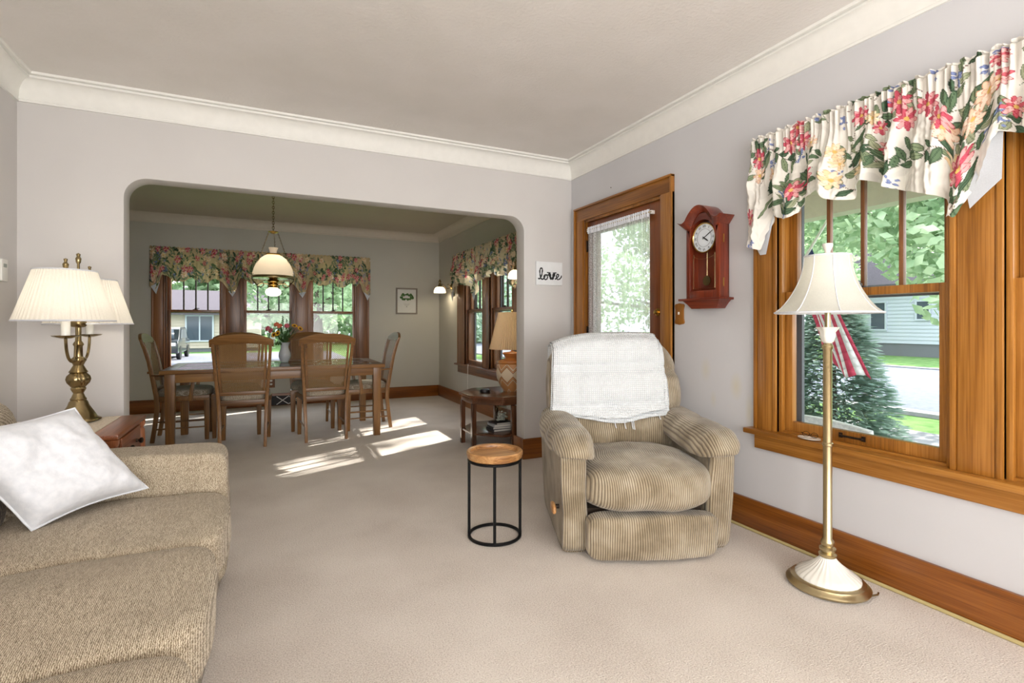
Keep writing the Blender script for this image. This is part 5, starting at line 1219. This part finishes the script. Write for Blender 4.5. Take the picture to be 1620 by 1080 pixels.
# flag
fp = thing('flag', 'striped flag hanging from a white pole on the porch, seen behind the floor lamp', 'flag', (4.86, 3.50, 1.62))
MB().tube([(0, 0, -.02), (.10, -.36, .62)], .013, 8).sphere((.103, -.37, .64), .025).build('pole', white, fp)
MB().box(-.02, .02, -.02, .06, -.06, .04).build('bracket', satinb, fp)
red = M('flag_red', (206, 70, 100), .8); fwm = M('flag_white', (238, 236, 240), .8); blue = M('flag_blue', (60, 74, 130), .8)
def flagpt(u, v):   # u across stripes, v down the fly
    top = Vector((.02, -.03, .03)).lerp(Vector((.05, -.20, .30)), u)
    bx = Vector((.05 + .05 * sin(u * 9), -.30 - .42 * u, -.84 - .14 * u + .04 * sin(u * 9)))
    p = top.lerp(bx, v); p.x += .05 * sin(u * 11 + 3 * v) * v; p.y -= .05 * sin(v * 2.6) * (1 - u) ; return p
stripes = [MB(), MB()]; cant = MB()
for k_ in range(9):
    for j in range(16):
        v0, v1 = j / 16, (j + 1) / 16; u0, u1 = k_ / 9, (k_ + 1) / 9
        q = [flagpt(u0, v0), flagpt(u1, v0), flagpt(u1, v1), flagpt(u0, v1)]
        (cant if (u0 >= .4 and v1 <= .2) else stripes[k_ % 2]).add(q, [(0, 1, 2, 3)])
ff = stripes[0].build('flag_cloth', red, fp, solid=.002); stripes[1].build('white_stripes', fwm, fp, solid=.002); cant.build('canton', blue, fp, solid=.002)
# plants
def foliage(blobs, n, size, seed, rs_=None, flat=.6, shell=.55):
    rs = random.Random(seed); tot = sum(b[3] ** 2 for b in blobs); vs = []; fs = []
    for (x, y, z, r, *e) in blobs:
        sz = e[0] if e else 1
        for _ in range(int(n * r * r / tot)):
            while True:
                d = Vector((rs.uniform(-1, 1), rs.uniform(-1, 1), rs.uniform(-1, 1)))
                if shell * (.3 if rs.random() < .3 else 1) < d.length < 1: break
            c = Vector((x, y, z)) + Vector((d.x * r, d.y * r, d.z * r * sz)); s_ = size * rs.uniform(.6, 1.3)
            a = Vector((rs.gauss(0, 1), rs.gauss(0, 1), rs.gauss(0, 1) * flat)).normalized(); b = a.cross(Vector((rs.gauss(0, 1), rs.gauss(0, 1), rs.gauss(0, 1)))).normalized()
            k0 = len(vs); vs += [c - a * s_ * .5, c + b * s_ * .28, c + a * s_ * .5, c - b * s_ * .28]; fs.append((k0, k0 + 1, k0 + 2, k0 + 3))
    m = MB(); m.v = [tuple(v) for v in vs]; m.f = fs; return m
def tree(label, base, trunk_h, blobs, n, size, seed, mat_, tr=.2):
    t = thing('tree', label, 'tree', base); bx, by, bz_ = base
    foliage([(x - bx, y - by, z - bz_, *r) for x, y, z, *r in blobs], n, size, seed).build('crown', mat_, t, smooth=0)
    m = MB().tube([(0, 0, 0), (.05, .1, trunk_h * .5), (0, 0, trunk_h)], [tr * 1.2, tr, tr * .7], 10); rs = random.Random(seed)
    for b in blobs[:6]:
        e = Vector((b[0] - bx, b[1] - by, b[2] - bz_)); m.tube([(0, 0, trunk_h * .8), e * .5 + Vector((0, 0, trunk_h * .35)), e], [tr * .5, tr * .3, tr * .1], 6)
    m.build('trunk', bark, t); return t
tree('tall leafy street maple with pale green branches hanging into the living window view', (11.0, 2.3, GZ), 4.2,
     [(11.5, 6.5, 5.0, 2.6, .7), (12.5, 9.5, 4.4, 2.4, .6), (10.0, 4.0, 4.6, 2.0, .6), (12.0, 3.0, 5.4, 2.4, .7), (9.0, 6.4, 4.2, 1.5, .6), (13.5, 6.2, 3.3, 1.6, .6), (9.2, 5.0, 3.0, 1.0, .7), (9.0, 4.1, 2.3, .8, .8), (13.5, 5.0, 3.0, 1.2, .6), (8.6, 3.75, 1.55, .45, 1.2), (12.5, 13, 5, 2.6, .7)], 26000, .22, 3, leaf1, .28)
tree('pale green tree across the street, left of the white house', (29, 22, GZ), 3.5, [(29, 22, 5.5, 4.0), (31, 26, 6, 4.2), (27, 18.8, 6.0, 3.0, .7), (29, 19, 4, 2.2)], 11000, .42, 5, leaf1, .3)
tree('broad tree standing behind the white house', (46, 14, GZ), 4, [(46, 14, 8, 6), (46, 22, 8, 6), (46, 4, 9, 6.5), (47, 30, 8, 6)], 9000, .7, 8, leaf1, .4)
tree('unseen slim tree beside the maple, its sparse crown added to dapple the sun', (12.6, 10.4, GZ), 7.5, [(12.5, 10.3, 8.2, 2.2, .8)], 1000, .24, 6, leaf1, .12)  # out-of-view tree added so its leaves break up the sun patches
tree('row of trees far across the street, seen through the door curtain', (34, 36, GZ), 4, [(32, 30, 4, 4.5), (34, 37, 5, 5), (33, 45, 5, 5), (32, 54, 5, 6), (30, 64, 6, 7)], 9000, .6, 44, leaf1, .3)
# evergreen beside the porch
ev = thing('evergreen_shrub', 'dense blue-green evergreen outside the living window behind the flag', 'shrub', (6.5, 4.1, GZ))
rs = random.Random(12); vs = []; fs = []
for _ in range(15000):
    t = rs.random() ** 1.5; h = 2.25 * t; rmax = .74 * (1 - t) ** .8 + .05; r = rmax * (.45 + .6 * rs.random()); a = rs.uniform(0, 2 * pi)
    c = Vector((r * cos(a), r * sin(a), h + .12 + .1 * rs.random())); o_ = Vector((cos(a), sin(a), -.25 + .5 * rs.random())).normalized(); sd = Vector((-sin(a), cos(a), rs.uniform(-.5, .5))).normalized(); s_ = rs.uniform(.07, .13)
    k0 = len(vs); vs += [c, c + o_ * s_ * .6 + sd * s_ * .22, c + o_ * s_ * 1.25, c + o_ * s_ * .6 - sd * s_ * .22]; fs.append((k0, k0 + 1, k0 + 2, k0 + 3))
m = MB(); m.v = [tuple(v) for v in vs]; m.f = fs; m.build('needles', leaf2, ev, smooth=0); MB().tube([(0, 0, 0), (0, 0, 2.1)], [.08, .02], 8).build('trunk', bark, ev)
# houses
def house(name, label, x0, x1, y0, y1, z0, z1, ridge, ax, wm, wins, face, base_h=.5, lap=True):
    t = thing(name, label, 'house', ((x0 + x1) / 2, (y0 + y1) / 2, z0)); cx, cy = (x0 + x1) / 2, (y0 + y1) / 2
    m = MB().box(x0 - cx, x1 - cx, y0 - cy, y1 - cy, base_h, z1 - z0)
    if lap:
        k_ = int((z1 - z0 - base_h) / .22)
        for i in range(k_):
            z = base_h + i * .22
            if face == 'x': m.add([(x0 - cx - .03, y0 - cy, z), (x0 - cx - .03, y1 - cy, z), (x0 - cx, y1 - cy, z + .22), (x0 - cx, y0 - cy, z + .22)], [(0, 1, 2, 3)])
            else: m.add([(x0 - cx, y0 - cy - .03, z), (x1 - cx, y0 - cy - .03, z), (x1 - cx, y0 - cy, z + .22), (x0 - cx, y0 - cy, z + .22)], [(0, 1, 2, 3)])
    m.build('wall', wm, t, smooth=0)
    MB().box(x0 - cx + .03, x1 - cx - .03, y0 - cy + .03, y1 - cy - .03, 0, base_h).build('foundation', found, t)
    e = .5; H = z1 - z0
    if ax == 'y': MB().prism([(x0 - cx - e, H - .15), (0, ridge - z0), (x1 - cx + e, H - .15), (x1 - cx + e, H), (0, ridge - z0 + .2), (x0 - cx - e, H)], y0 - cy - e, y1 - cy + e, 'y').build('roof', roof_m, t)
    else: MB().prism([(y0 - cy - e, H - .15), (0, ridge - z0), (y1 - cy + e, H - .15), (y1 - cy + e, H), (0, ridge - z0 + .2), (y0 - cy - e, H)], x0 - cx - e, x1 - cx + e, 'x').build('roof', roof_m, t)
    for (a, b, c, d) in wins:
        f = MB(); g = MB()
        if face == 'x':
            for p in ((a - .1, a), (b, b + .1)): f.box(x0 - cx - .09, x0 - cx - .02, p[0] - cy, p[1] - cy, c - z0 - .1, d - z0 + .1)
            for p in ((c - .1, c), (d, d + .1)): f.box(x0 - cx - .09, x0 - cx - .02, a - cy, b - cy, p[0] - z0, p[1] - z0)
            g.box(x0 - cx - .05, x0 - cx - .03, a - cy, b - cy, c - z0, d - z0)
        else:
            for p in ((a - .1, a), (b, b + .1)): f.box(p[0] - cx, p[1] - cx, y0 - cy - .09, y0 - cy - .02, c - z0 - .1, d - z0 + .1)
            for p in ((c - .1, c), (d, d + .1)): f.box(a - cx, b - cx, y0 - cy - .09, y0 - cy - .02, p[0] - z0, p[1] - z0)
            f.box((a + b) / 2 - .04 - cx, (a + b) / 2 + .04 - cx, y0 - cy - .08, y0 - cy - .02, c - z0, d - z0)
            g.box(a - cx, b - cx, y0 - cy - .05, y0 - cy - .03, c - z0, d - z0)
        w_ = f.build('window', siding, t, smooth=0); g.build('pane', darkglass, w_)
    return t
house('white_house', 'white clapboard house across the street seen through the living window', 34, 43, 6, 21, GZ, 3.6, 7.2, 'y', siding, [(18.2, 19.0, .9, 2.5), (15.9, 16.5, 1.5, 2.5), (12, 13, .9, 2.5)], 'x', .75)
house('tan_house', 'low tan house with white-trimmed windows beyond the dining room windows', -17, -.5, 41, 50, GZ, 2.0, 3.6, 'x', tan_sid, [(-5.0, -3.5, .1, 1.75), (-9.5, -8, .1, 1.7), (-2.6, -1.5, .3, 1.7)], 'y', .25)
# car
cr_ = thing('parked_car', 'dark parked car in front of the tan house', 'car', (-5.1, 33.5, GZ + .02), radians(90))
bodyp = [(-2.3, .35), (-2.3, .85), (-2.2, 1.0), (-1.9, 1.05), (-1.6, 1.6), (-1.3, 1.72), (.4, 1.72), (.75, 1.6), (1.25, 1.1), (2.1, 1.0), (2.3, .85), (2.32, .35)]
carp = M('car_paint_dark', (34, 38, 46), .3, coat=.8)
MB().prism(bodyp, -.9, .9, 'y').build('body', carp, cr_, bevel=.06, seg=3)
for sy in (-1, 1):
    MB().prism([(-1.5, 1.12), (-1.28, 1.6), (-.4, 1.6), (-.4, 1.12)], sy * .905, sy * .915, 'y').build('side_window', darkglass, cr_); MB().prism([(-.3, 1.12), (-.3, 1.6), (.4, 1.6), (.95, 1.12)], sy * .905, sy * .915, 'y').build('side_window', darkglass, cr_)
    for x in (-1.45, 1.4): MB().lathe([(0, 0), (.2, 0), (.33, .02), (.36, .06), (.36, .2), (0, .2)], n=24).xf(lambda v, x=x, sy=sy: Vector((x + v.x, sy * (.72 + v.z), .36 + v.y))).build('wheel', blackp, cr_)
for x, s_ in ((-2.31, -1), (2.33, 1)):
    for sy in (-.65, .65): box(x - .02, x + .02, sy - .15, sy + .15, .75, .92).build('lamp', M('lamp_lens', (210, 210, 210), .3), cr_)
MB().add([(-1.93, -.7, 1.1), (-1.93, .7, 1.1), (-1.64, .62, 1.6), (-1.64, -.62, 1.6)], [(0, 1, 2, 3)]).build('rear_window', darkglass, cr_, solid=.02)
tree('green tree filling the view of the middle far dining window', (2.2, 27, GZ), 3, [(2.2, 27, 4.4, 3.0), (.2, 29, 3.2, 2.2), (4.5, 28, 5.5, 3.4), (2.5, 30, 2.6, 1.8)], 10000, .34, 21, leaf1, .25)
tree('green tree close outside the right-hand far dining window', (4.6, 19, GZ), 3, [(4.6, 19, 3.8, 2.6), (6.6, 21, 4.2, 2.8), (3.6, 18.4, 2.2, 1.4), (5.4, 20, 1.6, 1.6)], 12000, .26, 22, leaf1, .22)
tree('leafy tree with its branches over the roof of the tan house', (-12, 31, GZ), 5, [(-3.4, 30, 5.2, 2.6, .6), (-6.4, 31, 5.6, 3.0, .6), (-.8, 29, 5.4, 2.4, .7), (-8.5, 32, 5.0, 2.4)], 10000, .34, 23, leaf1, .22)
tree('distant tree line behind the tan house', (-8, 56, GZ), 5, [(-20, 58, 6, 7), (-10, 56, 6, 7), (0, 57, 6, 7), (10, 55, 6, 8), (20, 52, 6, 8)], 24000, 1.0, 24, leaf1, .5)
tree('grey-green evergreen tree outside the dining side window', (9.5, 21.5, GZ), 3, [(9.5, 21.5, 3.2, 3.0), (9.5, 21.5, 6.5, 2.2), (12.5, 27, 4, 4)], 7000, .26, 25, leaf2, .25)
